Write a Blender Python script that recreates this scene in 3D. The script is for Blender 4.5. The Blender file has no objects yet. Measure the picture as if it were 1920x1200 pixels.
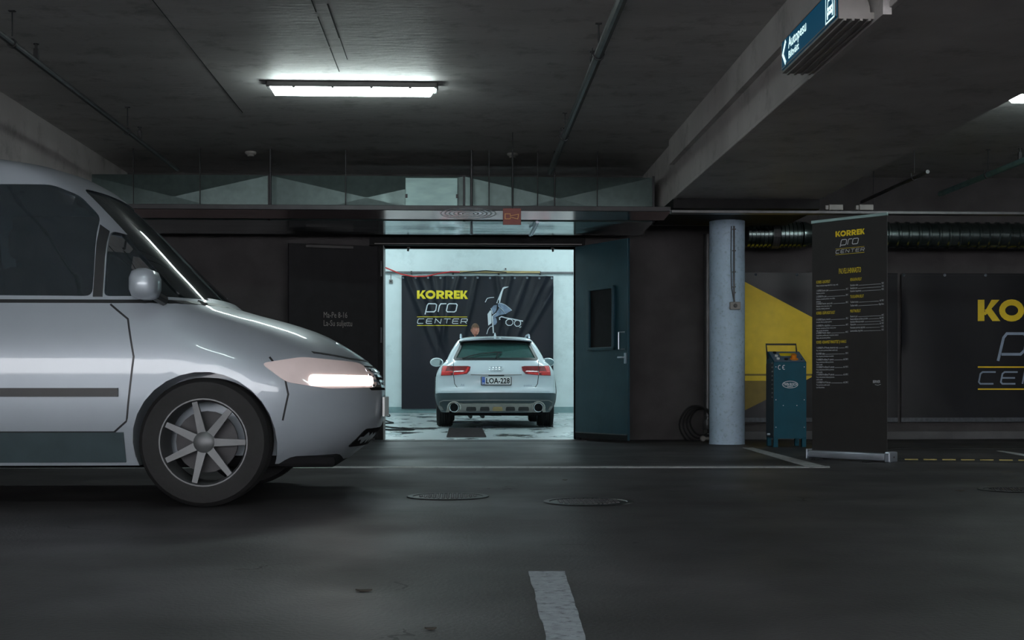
import bpy, bmesh, math, random
import numpy as np
from mathutils import Vector, Matrix

# ------------------------------------------------------------------ camera, world, exposure
SC = bpy.context.scene
COL = SC.collection
F = 2460.0                      # focal length in pixels of a 1920 px wide frame
CH = 0.644                      # camera height
HOR = 724.0                     # horizon row
YAW = math.atan(95.0 / F)
cd = bpy.data.cameras.new('camera')
cam = bpy.data.objects.new('camera', cd)
COL.objects.link(cam)
cam.location = (0, 0, CH)
cam.rotation_euler = (math.pi / 2, 0, -YAW)
cd.sensor_width = 36.0
cd.lens = 36.0 * F / 1920.0
cd.shift_y = (HOR - 600.0) / 1920.0
cd.clip_end = 200
SC.camera = cam
SC.view_settings.view_transform = 'Standard'
SC.view_settings.look = 'None'
SC.view_settings.exposure = 0.0
SC.view_settings.gamma = 1.0
SC.view_settings.use_curve_mapping = False
wd = bpy.data.worlds.new('world')
SC.world = wd
wd.use_nodes = True
wd.node_tree.nodes['Background'].inputs[0].default_value = (0.98, 0.97, 1.0, 1)   # added fill light, enters through the invented opening in the front wall
wd.node_tree.nodes['Background'].inputs[1].default_value = 10.5

TUBE_L = 42.0                   # radiance of the garage tubes
BAY_L = 55.0                    # radiance of the wash bay tubes
TINT = (0.84, 1.0, 0.97)

# ------------------------------------------------------------------ pixel helpers (1920 x 1200)
def ray(px, py):
    c, s = math.cos(YAW), math.sin(YAW)
    return (F * s + (px - 960) * c, F * c - (px - 960) * s, HOR - py)
def at(px, py, Y):
    x, y, z = ray(px, py); t = Y / y
    return Vector((x * t, Y, CH + z * t))
def gx(px, Y): return at(px, HOR, Y).x
def gz(px, py, Y): return at(px, py, Y).z
def gf(px, py, z=0.0):
    x, y, zz = ray(px, py); t = (z - CH) / zz
    return Vector((x * t, y * t, z))

# ------------------------------------------------------------------ materials
def lin(h):
    h = h.lstrip('#')
    r = []
    for i in (0, 2, 4):
        v = int(h[i:i+2], 16) / 255.0
        r.append(v / 12.92 if v <= .04045 else ((v + .055) / 1.055) ** 2.4)
    return tuple(r)
def mat(name, col, rough=.6, metal=0.0, var=.12, scale=8.0, bump=0.0, bscale=40.0, rvar=0.0, spec=.5, coat=0.0,
        emis=None, estr=0.0, trans=0.0, ior=1.45, stretch=(1, 1, 1), dirt=None, dirt_amt=.5, dirt_scale=3.0, stain=None):
    m = bpy.data.materials.new(name); m.use_nodes = True
    nt = m.node_tree; N = nt.nodes; L = nt.links
    b = N['Principled BSDF']
    if isinstance(col, str): col = lin(col)
    tc = N.new('ShaderNodeTexCoord'); mp = N.new('ShaderNodeMapping')
    mp.inputs['Scale'].default_value = stretch
    L.new(tc.outputs['Object'], mp.inputs[0])
    no = N.new('ShaderNodeTexNoise'); no.inputs['Scale'].default_value = scale; no.inputs['Detail'].default_value = 5
    L.new(mp.outputs[0], no.inputs['Vector'])
    cr = N.new('ShaderNodeValToRGB')
    cr.color_ramp.elements[0].position = .3; cr.color_ramp.elements[1].position = .7
    cr.color_ramp.elements[0].color = tuple(c * (1 - var) for c in col) + (1,)
    cr.color_ramp.elements[1].color = tuple(min(1, c * (1 + var)) for c in col) + (1,)
    L.new(no.outputs['Fac'], cr.inputs[0])
    out = cr.outputs[0]
    if dirt:
        dn = N.new('ShaderNodeTexNoise'); dn.inputs['Scale'].default_value = dirt_scale; dn.inputs['Detail'].default_value = 10
        dn.inputs['Roughness'].default_value = .7
        L.new(tc.outputs['Object'], dn.inputs['Vector'])
        dr = N.new('ShaderNodeValToRGB'); dr.color_ramp.elements[0].position = .52; dr.color_ramp.elements[1].position = .72
        dr.color_ramp.elements[0].color = (0, 0, 0, 1); dr.color_ramp.elements[1].color = (dirt_amt,) * 3 + (1,)
        L.new(dn.outputs['Fac'], dr.inputs[0])
        mx = N.new('ShaderNodeMixRGB'); L.new(dr.outputs[0], mx.inputs[0]); L.new(out, mx.inputs[1])
        mx.inputs[2].default_value = lin(dirt) + (1,); out = mx.outputs[0]
    L.new(out, b.inputs['Base Color'])
    b.inputs['Metallic'].default_value = metal
    b.inputs['Roughness'].default_value = rough
    b.inputs['Specular IOR Level'].default_value = spec
    b.inputs['Coat Weight'].default_value = coat
    b.inputs['Coat Roughness'].default_value = .05
    b.inputs['Transmission Weight'].default_value = trans
    b.inputs['IOR'].default_value = ior
    if rvar:
        mr = N.new('ShaderNodeMapRange'); mr.inputs[1].default_value = .3; mr.inputs[2].default_value = .7
        mr.inputs[3].default_value = max(.02, rough - rvar); mr.inputs[4].default_value = min(1, rough + rvar)
        n2 = N.new('ShaderNodeTexNoise'); n2.inputs['Scale'].default_value = scale * .6; n2.inputs['Detail'].default_value = 6
        L.new(mp.outputs[0], n2.inputs['Vector']); L.new(n2.outputs['Fac'], mr.inputs[0]); L.new(mr.outputs[0], b.inputs['Roughness'])
    if bump:
        bn = N.new('ShaderNodeTexNoise'); bn.inputs['Scale'].default_value = bscale; bn.inputs['Detail'].default_value = 6
        L.new(mp.outputs[0], bn.inputs['Vector'])
        bp = N.new('ShaderNodeBump'); bp.inputs['Strength'].default_value = bump; bp.inputs['Distance'].default_value = .01
        L.new(bn.outputs['Fac'], bp.inputs['Height']); L.new(bp.outputs[0], b.inputs['Normal'])
    if emis is not None:
        if isinstance(emis, str): emis = lin(emis)
        b.inputs['Emission Color'].default_value = tuple(emis) + (1,)
        b.inputs['Emission Strength'].default_value = estr
    return m
def glass(name, col, rough=.02, sheen=None, amt=.12):
    # thin tinted pane: tinted see-through plus a mirror coat
    m = bpy.data.materials.new(name); m.use_nodes = True
    nt = m.node_tree; N = nt.nodes; L = nt.links
    for n in list(N): N.remove(n)
    o = N.new('ShaderNodeOutputMaterial'); t = N.new('ShaderNodeBsdfTransparent'); g = N.new('ShaderNodeBsdfGlossy')
    t.inputs[0].default_value = tuple(col) + (1,)
    g.inputs['Roughness'].default_value = rough
    nz = N.new('ShaderNodeTexNoise'); nz.inputs['Scale'].default_value = 6
    fr = N.new('ShaderNodeFresnel'); fr.inputs[0].default_value = 1.5
    mr = N.new('ShaderNodeMath'); mr.operation = 'MULTIPLY_ADD'; mr.inputs[1].default_value = .04; 
    L.new(nz.outputs['Fac'], mr.inputs[0]); L.new(fr.outputs[0], mr.inputs[2])
    x = N.new('ShaderNodeMixShader'); L.new(mr.outputs[0], x.inputs[0]); L.new(t.outputs[0], x.inputs[1]); L.new(g.outputs[0], x.inputs[2])
    res = x.outputs[0]
    if sheen:                                     # diffuse colour painted in as the light seen in the pane
        df = N.new('ShaderNodeBsdfDiffuse'); df.inputs[0].default_value = tuple(sheen) + (1,)
        x2 = N.new('ShaderNodeMixShader'); x2.inputs[0].default_value = amt; L.new(res, x2.inputs[1]); L.new(df.outputs[0], x2.inputs[2]); res = x2.outputs[0]
    L.new(res, o.inputs[0])
    return m

def floor_material():
    m = mat('floor_concrete', (.066, .063, .066), rough=.52, var=.30, scale=1.3, bump=.25, bscale=60, rvar=.12, spec=.13)
    nt = m.node_tree; N = nt.nodes; L = nt.links; b = N['Principled BSDF']
    base = b.inputs['Base Color'].links[0].from_socket
    tc = [n for n in N if n.type == 'TEX_COORD'][0]
    # oily dark patches
    n1 = N.new('ShaderNodeTexNoise'); n1.inputs['Scale'].default_value = .8; n1.inputs['Detail'].default_value = 8; n1.inputs['Roughness'].default_value = .6
    L.new(tc.outputs['Object'], n1.inputs['Vector'])
    r1 = N.new('ShaderNodeValToRGB'); r1.color_ramp.elements[0].position = .45; r1.color_ramp.elements[1].position = .7
    r1.color_ramp.elements[0].color = (0, 0, 0, 1); r1.color_ramp.elements[1].color = (.55, .55, .55, 1)
    L.new(n1.outputs['Fac'], r1.inputs[0])
    x1 = N.new('ShaderNodeMixRGB'); L.new(r1.outputs[0], x1.inputs[0]); L.new(base, x1.inputs[1]); x1.inputs[2].default_value = (.016, .016, .018, 1)
    # cracks
    nd = N.new('ShaderNodeTexNoise'); nd.inputs['Scale'].default_value = 3.0; nd.inputs['Detail'].default_value = 4
    L.new(tc.outputs['Object'], nd.inputs['Vector'])
    ad = N.new('ShaderNodeMixRGB'); ad.inputs[0].default_value = .35; L.new(tc.outputs['Object'], ad.inputs[1]); L.new(nd.outputs['Color'], ad.inputs[2])
    vo = N.new('ShaderNodeTexVoronoi'); vo.feature = 'DISTANCE_TO_EDGE'; vo.inputs['Scale'].default_value = .9
    L.new(ad.outputs[0], vo.inputs['Vector'])
    lt = N.new('ShaderNodeMath'); lt.operation = 'LESS_THAN'; lt.inputs[1].default_value = .0035
    L.new(vo.outputs['Distance'], lt.inputs[0])
    ms = N.new('ShaderNodeTexNoise'); ms.inputs['Scale'].default_value = 1.1; L.new(tc.outputs['Object'], ms.inputs['Vector'])
    gt = N.new('ShaderNodeMath'); gt.operation = 'GREATER_THAN'; gt.inputs[1].default_value = .56; L.new(ms.outputs['Fac'], gt.inputs[0])
    mu = N.new('ShaderNodeMath'); mu.operation = 'MULTIPLY'; L.new(lt.outputs[0], mu.inputs[0]); L.new(gt.outputs[0], mu.inputs[1])
    x2 = N.new('ShaderNodeMixRGB'); L.new(mu.outputs[0], x2.inputs[0]); L.new(x1.outputs[0], x2.inputs[1]); x2.inputs[2].default_value = (.008, .008, .008, 1)
    L.new(x2.outputs[0], b.inputs['Base Color'])
    return m
def wet_floor_material():
    m = mat('wet_bay_floor', (.44, .48, .49), rough=.22, var=.08, scale=.9, bump=.10, bscale=8, stretch=(1, .35, 1))
    nt = m.node_tree; N = nt.nodes; L = nt.links; b = N['Principled BSDF']
    base = b.inputs['Base Color'].links[0].from_socket
    tc = [n for n in N if n.type == 'TEX_COORD'][0]
    mp = N.new('ShaderNodeMapping'); mp.inputs['Scale'].default_value = (1.0, .42, 1); L.new(tc.outputs['Object'], mp.inputs[0])
    n1 = N.new('ShaderNodeTexNoise'); n1.inputs['Scale'].default_value = 1.6; n1.inputs['Detail'].default_value = 9; n1.inputs['Roughness'].default_value = .55
    L.new(mp.outputs[0], n1.inputs['Vector'])
    r = N.new('ShaderNodeValToRGB'); r.color_ramp.elements[0].position = .54; r.color_ramp.elements[1].position = .62
    L.new(n1.outputs['Fac'], r.inputs[0])
    mr = N.new('ShaderNodeMapRange'); mr.inputs[3].default_value = .30; mr.inputs[4].default_value = .03
    L.new(r.outputs[0], mr.inputs[0]); L.new(mr.outputs[0], b.inputs['Roughness'])
    x = N.new('ShaderNodeMixRGB'); L.new(r.outputs[0], x.inputs[0]); L.new(base, x.inputs[1]); x.inputs[2].default_value = (.20, .21, .21, 1)
    L.new(x.outputs[0], b.inputs['Base Color'])
    return m
def ceiling_material():
    m = mat('ceiling_concrete', (.52, .50, .495), rough=.62, var=.10, scale=.9, bump=.5, bscale=9, rvar=.06, spec=.3, stretch=(.7, 3.0, 1), dirt='#2a2725', dirt_amt=.45, dirt_scale=3.5)
    return m

M = {}
M['floor'] = floor_material()
M['bayfloor'] = wet_floor_material()
M['ceiling'] = ceiling_material()
M['beam'] = mat('beam_concrete', (.50, .475, .47), rough=.6, var=.12, scale=2, bump=.3, bscale=14, dirt='#201e1e', dirt_amt=.4)
M['wall'] = mat('dark_wall', (.055, .051, .053), rough=.8, var=.2, scale=3, bump=.25, bscale=50)
M['dim'] = mat('side_wall', (.10, .10, .105), rough=.8, var=.2, scale=3, bump=.2)
M['baywall'] = mat('white_bay_wall', (.70, .78, .79), rough=.6, var=.03, scale=4, bump=.1, bscale=60, dirt='#7d8b8b', dirt_amt=.25, dirt_scale=2.2)
M['plinth'] = mat('grey_plinth', (.22, .33, .34), rough=.5, var=.08)
M['blackframe'] = mat('black_frame', (.012, .012, .013), spec=.2, rough=.7, var=.2)
M['doorblue'] = mat('door_paint_blue', (.008, .040, .058), rough=.42, var=.12, scale=5, bump=.12, bscale=25, rvar=.08)
M['doorblack'] = mat('door_paint_black', (.010, .010, .012), spec=.25, rough=.6, var=.2)
M['white_line'] = mat('line_paint', (.36, .37, .38), rough=.7, var=.15, scale=20, dirt='#1b1b1c', dirt_amt=.95, dirt_scale=14)
M['dash_line'] = mat('dash_paint', (.30, .33, .37), rough=.75, var=.15, scale=30, dirt='#141416', dirt_amt=.9, dirt_scale=26, bump=.3, bscale=80)
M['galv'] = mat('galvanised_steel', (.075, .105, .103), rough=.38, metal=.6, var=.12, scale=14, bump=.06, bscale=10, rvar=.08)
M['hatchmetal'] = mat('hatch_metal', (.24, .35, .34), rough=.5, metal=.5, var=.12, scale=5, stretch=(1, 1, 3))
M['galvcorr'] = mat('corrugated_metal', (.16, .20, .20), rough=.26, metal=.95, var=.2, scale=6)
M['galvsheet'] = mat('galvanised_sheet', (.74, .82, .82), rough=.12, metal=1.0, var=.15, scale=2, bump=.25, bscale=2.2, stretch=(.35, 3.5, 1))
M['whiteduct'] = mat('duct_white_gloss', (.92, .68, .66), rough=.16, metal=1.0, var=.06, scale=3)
M['ringmark'] = mat('duct_ringmark', (.50, .40, .40), rough=.32, metal=1.0, var=.3)
M['darksteel'] = mat('dark_steel', (.03, .03, .033), rough=.5, metal=.4, var=.2)
M['pipe'] = mat('pipe_grey', (.09, .09, .095), rough=.4, metal=.5, var=.2)
M['lit_pipe'] = mat('pipe_teal_light', (.20, .36, .35), rough=.4, metal=.3, var=.2)  # teal light falling on the pipe is put into its colour
M['red_sign'] = mat('sign_red', (.16, .030, .022), rough=.5, var=.1)
M['orange_print'] = mat('print_orange', (.55, .24, .07), rough=.5, var=.05)
M['plastic_dark'] = mat('plastic_dark', (.045, .043, .043), rough=.5, var=.15)
M['plastic_grey'] = mat('plastic_grey', (.22, .21, .20), rough=.5, var=.15)
M['tube'] = mat('lit_diffuser', (.9, .95, .95), rough=.4, var=.02, emis=TINT, estr=TUBE_L)
M['baytube'] = mat('lit_bay_diffuser', (.9, .95, .95), rough=.4, var=.02, emis=(.80, .97, 1.0), estr=BAY_L)
M['column'] = mat('column_paint', (.40, .53, .66), rough=.55, var=.08, scale=5, bump=.2, bscale=40, dirt='#20272b', dirt_amt=.45, dirt_scale=26)
M['vinyl'] = mat('banner_vinyl', (.011, .012, .015), spec=.3, rough=.36, var=.15, scale=2)
M['vinyl_bay'] = mat('banner_vinyl_bay', (.007, .008, .014), spec=.3, rough=.34, var=.15, scale=2)
M['yellow'] = mat('print_yellow', (.80, .62, .02), rough=.5, var=.05)
M['yellow_dim'] = mat('print_yellow_wall', (.78, .56, .015), rough=.5, var=.08)
M['olive'] = mat('print_olive', (.20, .14, .012), rough=.5, var=.12)
M['whiteprint'] = mat('print_white', (.62, .66, .70), rough=.5, var=.05)
M['blueprint'] = mat('print_bluegrey', (.26, .33, .43), rough=.5, var=.1)
M['midprint'] = mat('print_midblue', (.16, .21, .30), rough=.5, var=.35, scale=9)
M['seam'] = mat('banner_seam', (.055, .065, .078), rough=.5, var=.3, scale=30)
M['rollup'] = mat('rollup_film', (.022, .021, .021), rough=.5, var=.1)
M['alu'] = mat('aluminium', (.42, .47, .54), rough=.35, metal=.7, var=.08)
M['alu_teal'] = mat('aluminium_rail', (.30, .42, .42), rough=.4, metal=.5, var=.1)
M['teal'] = mat('unit_paint_teal', (.001, .065, .100), spec=.2, rough=.45, var=.10, scale=6, bump=.06)
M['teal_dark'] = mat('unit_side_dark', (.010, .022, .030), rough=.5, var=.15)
M['panel_blue'] = mat('unit_panel', (.10, .15, .21), rough=.4, var=.1)
M['orange'] = mat('knob_orange', (.65, .22, .02), rough=.4, var=.1)
M['blackplastic'] = mat('black_plastic', (.012, .012, .013), rough=.45, var=.2)
M['rubber'] = mat('rubber', (.010, .010, .011), rough=.75, var=.25, bump=.2)
M['white'] = mat('white_plastic', (.7, .72, .72), rough=.5, var=.04)
M['redcable'] = mat('cable_red', (.50, .03, .03), rough=.5, var=.1)
M['wood'] = mat('wood_batten', (.40, .30, .14), rough=.7, var=.3, scale=12, stretch=(.3, 4, 4))
M['castiron'] = mat('cast_iron', (.022, .023, .025), rough=.42, metal=.6, var=.25, scale=30, bump=.2)
M['signblue'] = mat('sign_face_blue', (.0, .012, .03), rough=.5, spec=.12, var=.1, scale=4, emis=(.0, .034, .070), estr=1.0)
M['signwhite'] = mat('sign_face_white', (.8, .95, .97), rough=.3, var=.02, emis=(.70, 1.0, 1.0), estr=1.15)
M['sign_body'] = mat('sign_housing', (.30, .28, .27), rough=.5, var=.12)
M['yellow_dash'] = mat('ramp_yellow', (.30, .25, .07), rough=.6, var=.2, scale=30)
M['joint'] = mat('joint_dark', (.02, .02, .02), rough=.9, var=.2)
# cars
M['white_paint'] = mat('car_white', (.66, .72, .77), rough=.22, var=.02, coat=1.0, spec=.5)
M['silver_paint'] = mat('car_silver', (.34, .385, .43), rough=.38, metal=.25, var=.03, scale=3, coat=.6)
M['car_black'] = mat('car_black_trim', (.018, .020, .022), rough=.4, var=.1)
M['clad'] = mat('car_cladding', (.040, .062, .070), rough=.5, var=.1, bump=.05, bscale=120)
M['skid'] = mat('car_skid_plate', (.42, .39, .36), rough=.32, metal=.8, var=.1, scale=10)
M['dark_rim'] = mat('rim_dark_alloy', (.10, .105, .11), rough=.4, metal=.5)
M['chrome'] = mat('chrome', (.72, .74, .76), rough=.12, metal=1.0, var=.03)
M['lamp_red'] = mat('lamp_lens_red', (.22, .008, .010), rough=.08, var=.15, coat=1.0)
M['lamp_bright'] = mat('lamp_lens_bright_red', (.75, .02, .02), rough=.1, var=.1, coat=1.0)
M['lamp_white'] = mat('head_lamp_lit', (1, .95, .9), rough=.2, var=.02, emis=(1.0, .80, .74), estr=6.0)
M['lamp_clear'] = mat('head_lamp_lens', (.62, .55, .55), rough=.1, var=.05, coat=1.0, emis=(1, .72, .66), estr=.12)
M['glass_green'] = glass('glass_green', (.82, .95, .92), sheen=(.16, .36, .34), amt=.16)
M['glass_dark'] = glass('glass_dark', (.40, .46, .49), sheen=(.20, .25, .28), amt=.10)
M['interior'] = mat('car_interior', (.05, .055, .055), rough=.8, var=.2)
M['seat'] = mat('car_seat_fabric', (.42, .48, .47), rough=.8, var=.2)
M['plate'] = mat('plate_white', (.75, .76, .76), rough=.4, var=.02)
M['plateblue'] = mat('plate_blue', (.01, .09, .45), rough=.4, var=.05)
M['ink'] = mat('ink_black', (.008, .008, .009), spec=.1, rough=.8, var=.1)
M['mirrorglass'] = mat('mirror_glass', (.35, .45, .48), rough=.05, metal=1.0, var=.05)
M['skin'] = mat('skin', (.50, .20, .14), rough=.55, var=.08)
M['lips'] = mat('lips', (.36, .10, .08), rough=.5)
M['hair'] = mat('hair', (.13, .065, .035), rough=.7, var=.3, scale=60)
M['jacket'] = mat('jacket', (.03, .03, .035), rough=.8, var=.15)
M['trousers'] = mat('trousers', (.02, .022, .03), rough=.85, var=.15)
M['leaf'] = mat('leaf_litter', (.03, .024, .018), rough=.8, var=.3, scale=50)

# ------------------------------------------------------------------ mesh helpers
class MB:
    def __init__(s): s.v = []; s.f = []; s.m = []; s.cur = 0
    def add(s, vs, fs):
        n = len(s.v); s.v += [tuple(v) for v in vs]
        s.f += [tuple(i + n for i in f) for f in fs]; s.m += [s.cur] * len(fs); return s
    def box(s, x0, x1, y0, y1, z0, z1, c=0.0):
        x0, x1 = sorted((x0, x1)); y0, y1 = sorted((y0, y1)); z0, z1 = sorted((z0, z1))
        if c <= 0:
            v = [(x, y, z) for z in (z0, z1) for y in (y0, y1) for x in (x0, x1)]
            return s.add(v, [(0, 2, 3, 1), (4, 5, 7, 6), (0, 1, 5, 4), (2, 6, 7, 3), (0, 4, 6, 2), (1, 3, 7, 5)])
        bm = bmesh.new(); bmesh.ops.create_cube(bm, size=1)
        for w in bm.verts:
            w.co = Vector(((x0 + x1) / 2 + w.co.x * (x1 - x0), (y0 + y1) / 2 + w.co.y * (y1 - y0), (z0 + z1) / 2 + w.co.z * (z1 - z0)))
        c = min(c, (x1 - x0) * .45, (y1 - y0) * .45, (z1 - z0) * .45)
        bmesh.ops.bevel(bm, geom=list(bm.edges), offset=c, segments=2, affect='EDGES', profile=.5)
        return s.addbm(bm)
    def addbm(s, bm, mtx=None):
        bm.verts.ensure_lookup_table(); bm.verts.index_update()
        vs = [(mtx @ v.co if mtx else v.co)[:] for v in bm.verts]
        fs = [tuple(v.index for v in f.verts) for f in bm.faces]
        bm.free(); return s.add(vs, fs)
    def tube(s, pts, r, n=8, closed=False, radii=None):
        pts = [Vector(p) for p in pts]; N = len(pts)
        vs = []; up = None
        for i, p in enumerate(pts):
            a = pts[(i - 1) % N] if (closed or i > 0) else p
            b = pts[(i + 1) % N] if (closed or i < N - 1) else p
            t = (b - a).normalized()
            if up is None:
                up = Vector((0, 0, 1)) if abs(t.z) < .9 else Vector((1, 0, 0))
            u = (up - t * up.dot(t)).normalized(); w = t.cross(u); up = u
            rr = radii[i] if radii else r
            for k in range(n):
                a_ = 2 * math.pi * k / n
                vs.append(p + u * math.cos(a_) * rr + w * math.sin(a_) * rr)
        fs = []
        for i in range(N if closed else N - 1):
            j = (i + 1) % N
            for k in range(n):
                l = (k + 1) % n
                fs.append((i * n + k, j * n + k, j * n + l, i * n + l))
        if not closed:
            fs.append(tuple(range(n))); fs.append(tuple(range((N - 1) * n, N * n))[::-1])
        return s.add(vs, fs)
    def lathe(s, prof, origin=(0, 0, 0), axis='z', n=24, closed=False, caps=True):
        vs = []; o = Vector(origin)
        for r, h in prof:
            for k in range(n):
                a = 2 * math.pi * k / n; c, d = r * math.cos(a), r * math.sin(a)
                p = {'z': (c, d, h), 'y': (c, h, d), 'x': (h, c, d)}[axis]
                vs.append(o + Vector(p))
        P = len(prof); fs = []
        for i in range(P if closed else P - 1):
            j = (i + 1) % P
            for k in range(n):
                l = (k + 1) % n
                fs.append((i * n + k, i * n + l, j * n + l, j * n + k))
        if not closed and caps:
            if prof[0][0] > 1e-6: fs.append(tuple(range(n))[::-1])
            if prof[-1][0] > 1e-6: fs.append(tuple(range((P - 1) * n, P * n)))
        return s.add(vs, fs)
    def ball(s, c, rx, ry, rz, n=12, m=8):
        prof = [(max(1e-7, math.sin(math.pi * i / m)), -math.cos(math.pi * i / m)) for i in range(m + 1)]
        vs = [(c[0] + rx * r * math.cos(2 * math.pi * k / n), c[1] + ry * r * math.sin(2 * math.pi * k / n), c[2] + rz * h) for r, h in prof for k in range(n)]
        fs = [(i * n + k, i * n + (k + 1) % n, (i + 1) * n + (k + 1) % n, (i + 1) * n + k) for i in range(m) for k in range(n)]
        return s.add(vs, fs)
    def prism(s, poly, fn, a, b):
        # poly: 2D outline, fn(u, v, t) -> 3D
        n = len(poly)
        vs = [fn(u, v, a) for u, v in poly] + [fn(u, v, b) for u, v in poly]
        return s.add(vs, [tuple(range(n))[::-1], tuple(range(n, 2 * n))] + [(i, (i + 1) % n, n + (i + 1) % n, n + i) for i in range(n)])
    def build(s, name, mats, parent=None, smooth=False, label=None, fix=True, bevel=0):
        me = bpy.data.meshes.new(name); me.from_pydata(s.v, [], s.f)
        if not isinstance(mats, (list, tuple)): mats = [mats]
        for m in mats: me.materials.append(m)
        me.polygons.foreach_set('material_index', s.m)
        if fix:
            bm = bmesh.new(); bm.from_mesh(me); bmesh.ops.recalc_face_normals(bm, faces=bm.faces); bm.to_mesh(me); bm.free()
        me.update()
        if smooth:
            me.polygons.foreach_set('use_smooth', [True] * len(me.polygons))
            me.set_sharp_from_angle(angle=math.radians(smooth if smooth > 1 else 35))
        o = bpy.data.objects.new(name, me); COL.objects.link(o)
        if parent: o.parent = parent
        if label: o['label'] = label
        return o
def tag(o, label=None, cat=None, group=None, kind=None):
    if label: o['label'] = label
    if cat: o['category'] = cat
    if group: o['group'] = group
    if kind: o['kind'] = kind
    return o
def thing(name, label, cat, loc=(0, 0, 0), rz=0.0, group=None):
    o = bpy.data.objects.new(name, None); COL.objects.link(o)
    o.empty_display_size = .1
    o.location = loc; o.rotation_euler = (0, 0, rz)
    return tag(o, label, cat, group)
def copy_tree(o, parent=None):
    c = o.copy(); COL.objects.link(c)
    if parent: c.parent = parent
    for ch in list(o.children): copy_tree(ch, c)
    return c
def struct(name, mb, m, label=None, **k):
    o = mb.build(name, m, **k); o['kind'] = 'structure'
    if label: o['label'] = label
    return o

# --- 2D strokes and text
def subdiv(pts, closed, seg):
    out = []; n = len(pts)
    for i in range(n if closed else n - 1):
        a, b = Vector(pts[i]), Vector(pts[(i + 1) % n])
        k = max(1, int(math.ceil((b - a).length / seg)))
        out += [a.lerp(b, j / k) for j in range(k)]
    if not closed: out.append(Vector(pts[-1]))
    return out
def strip(pts, w, closed=False, seg=1e9):
    P = subdiv([Vector(p[:2]) for p in pts], closed, seg); n = len(P)
    L, R = [], []
    for i, p in enumerate(P):
        a = P[(i - 1) % n] if (closed or i > 0) else None
        b = P[(i + 1) % n] if (closed or i < n - 1) else None
        d1 = (p - a).normalized() if a is not None else None
        d2 = (b - p).normalized() if b is not None else None
        if d1 is None: d1 = d2
        if d2 is None: d2 = d1
        n1 = Vector((-d1.y, d1.x)); n2 = Vector((-d2.y, d2.x)); m = (n1 + n2)
        m = m.normalized() if m.length > 1e-6 else n1
        k = 1 / max(.45, m.dot(n1))
        L.append(p + m * w / 2 * k); R.append(p - m * w / 2 * k)
    vs = L + R
    return vs, [(i, (i + 1) % n, n + (i + 1) % n, n + i) for i in range(n if closed else n - 1)]
def arc(cx, cy, rx, ry, a0, a1, n=8):
    return [(cx + rx * math.cos(math.radians(a0 + (a1 - a0) * i / n)), cy + ry * math.sin(math.radians(a0 + (a1 - a0) * i / n))) for i in range(n + 1)]
def text2d(body, size=1.0, xs=1.0, bold=0.0, shear=0.0, align='LEFT'):
    cu = bpy.data.curves.new('t', 'FONT'); cu.body = body; cu.size = size; cu.offset = bold; cu.shear = shear
    cu.align_x = align; cu.resolution_u = 2
    o = bpy.data.objects.new('t', cu); COL.objects.link(o)
    dg = bpy.context.evaluated_depsgraph_get()
    me = bpy.data.meshes.new_from_object(o.evaluated_get(dg))
    vs = [(v.co.x * xs, v.co.y) for v in me.vertices]; fs = [tuple(p.vertices) for p in me.polygons]
    bpy.data.objects.remove(o); bpy.data.curves.remove(cu); bpy.data.meshes.remove(me)
    return vs, fs
def put(mb, vf, fn):
    mb.add([fn(v[0], v[1]) for v in vf[0]], vf[1])
def polyf(poly):
    return ([Vector(p) for p in poly], [tuple(range(len(poly)))])

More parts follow.
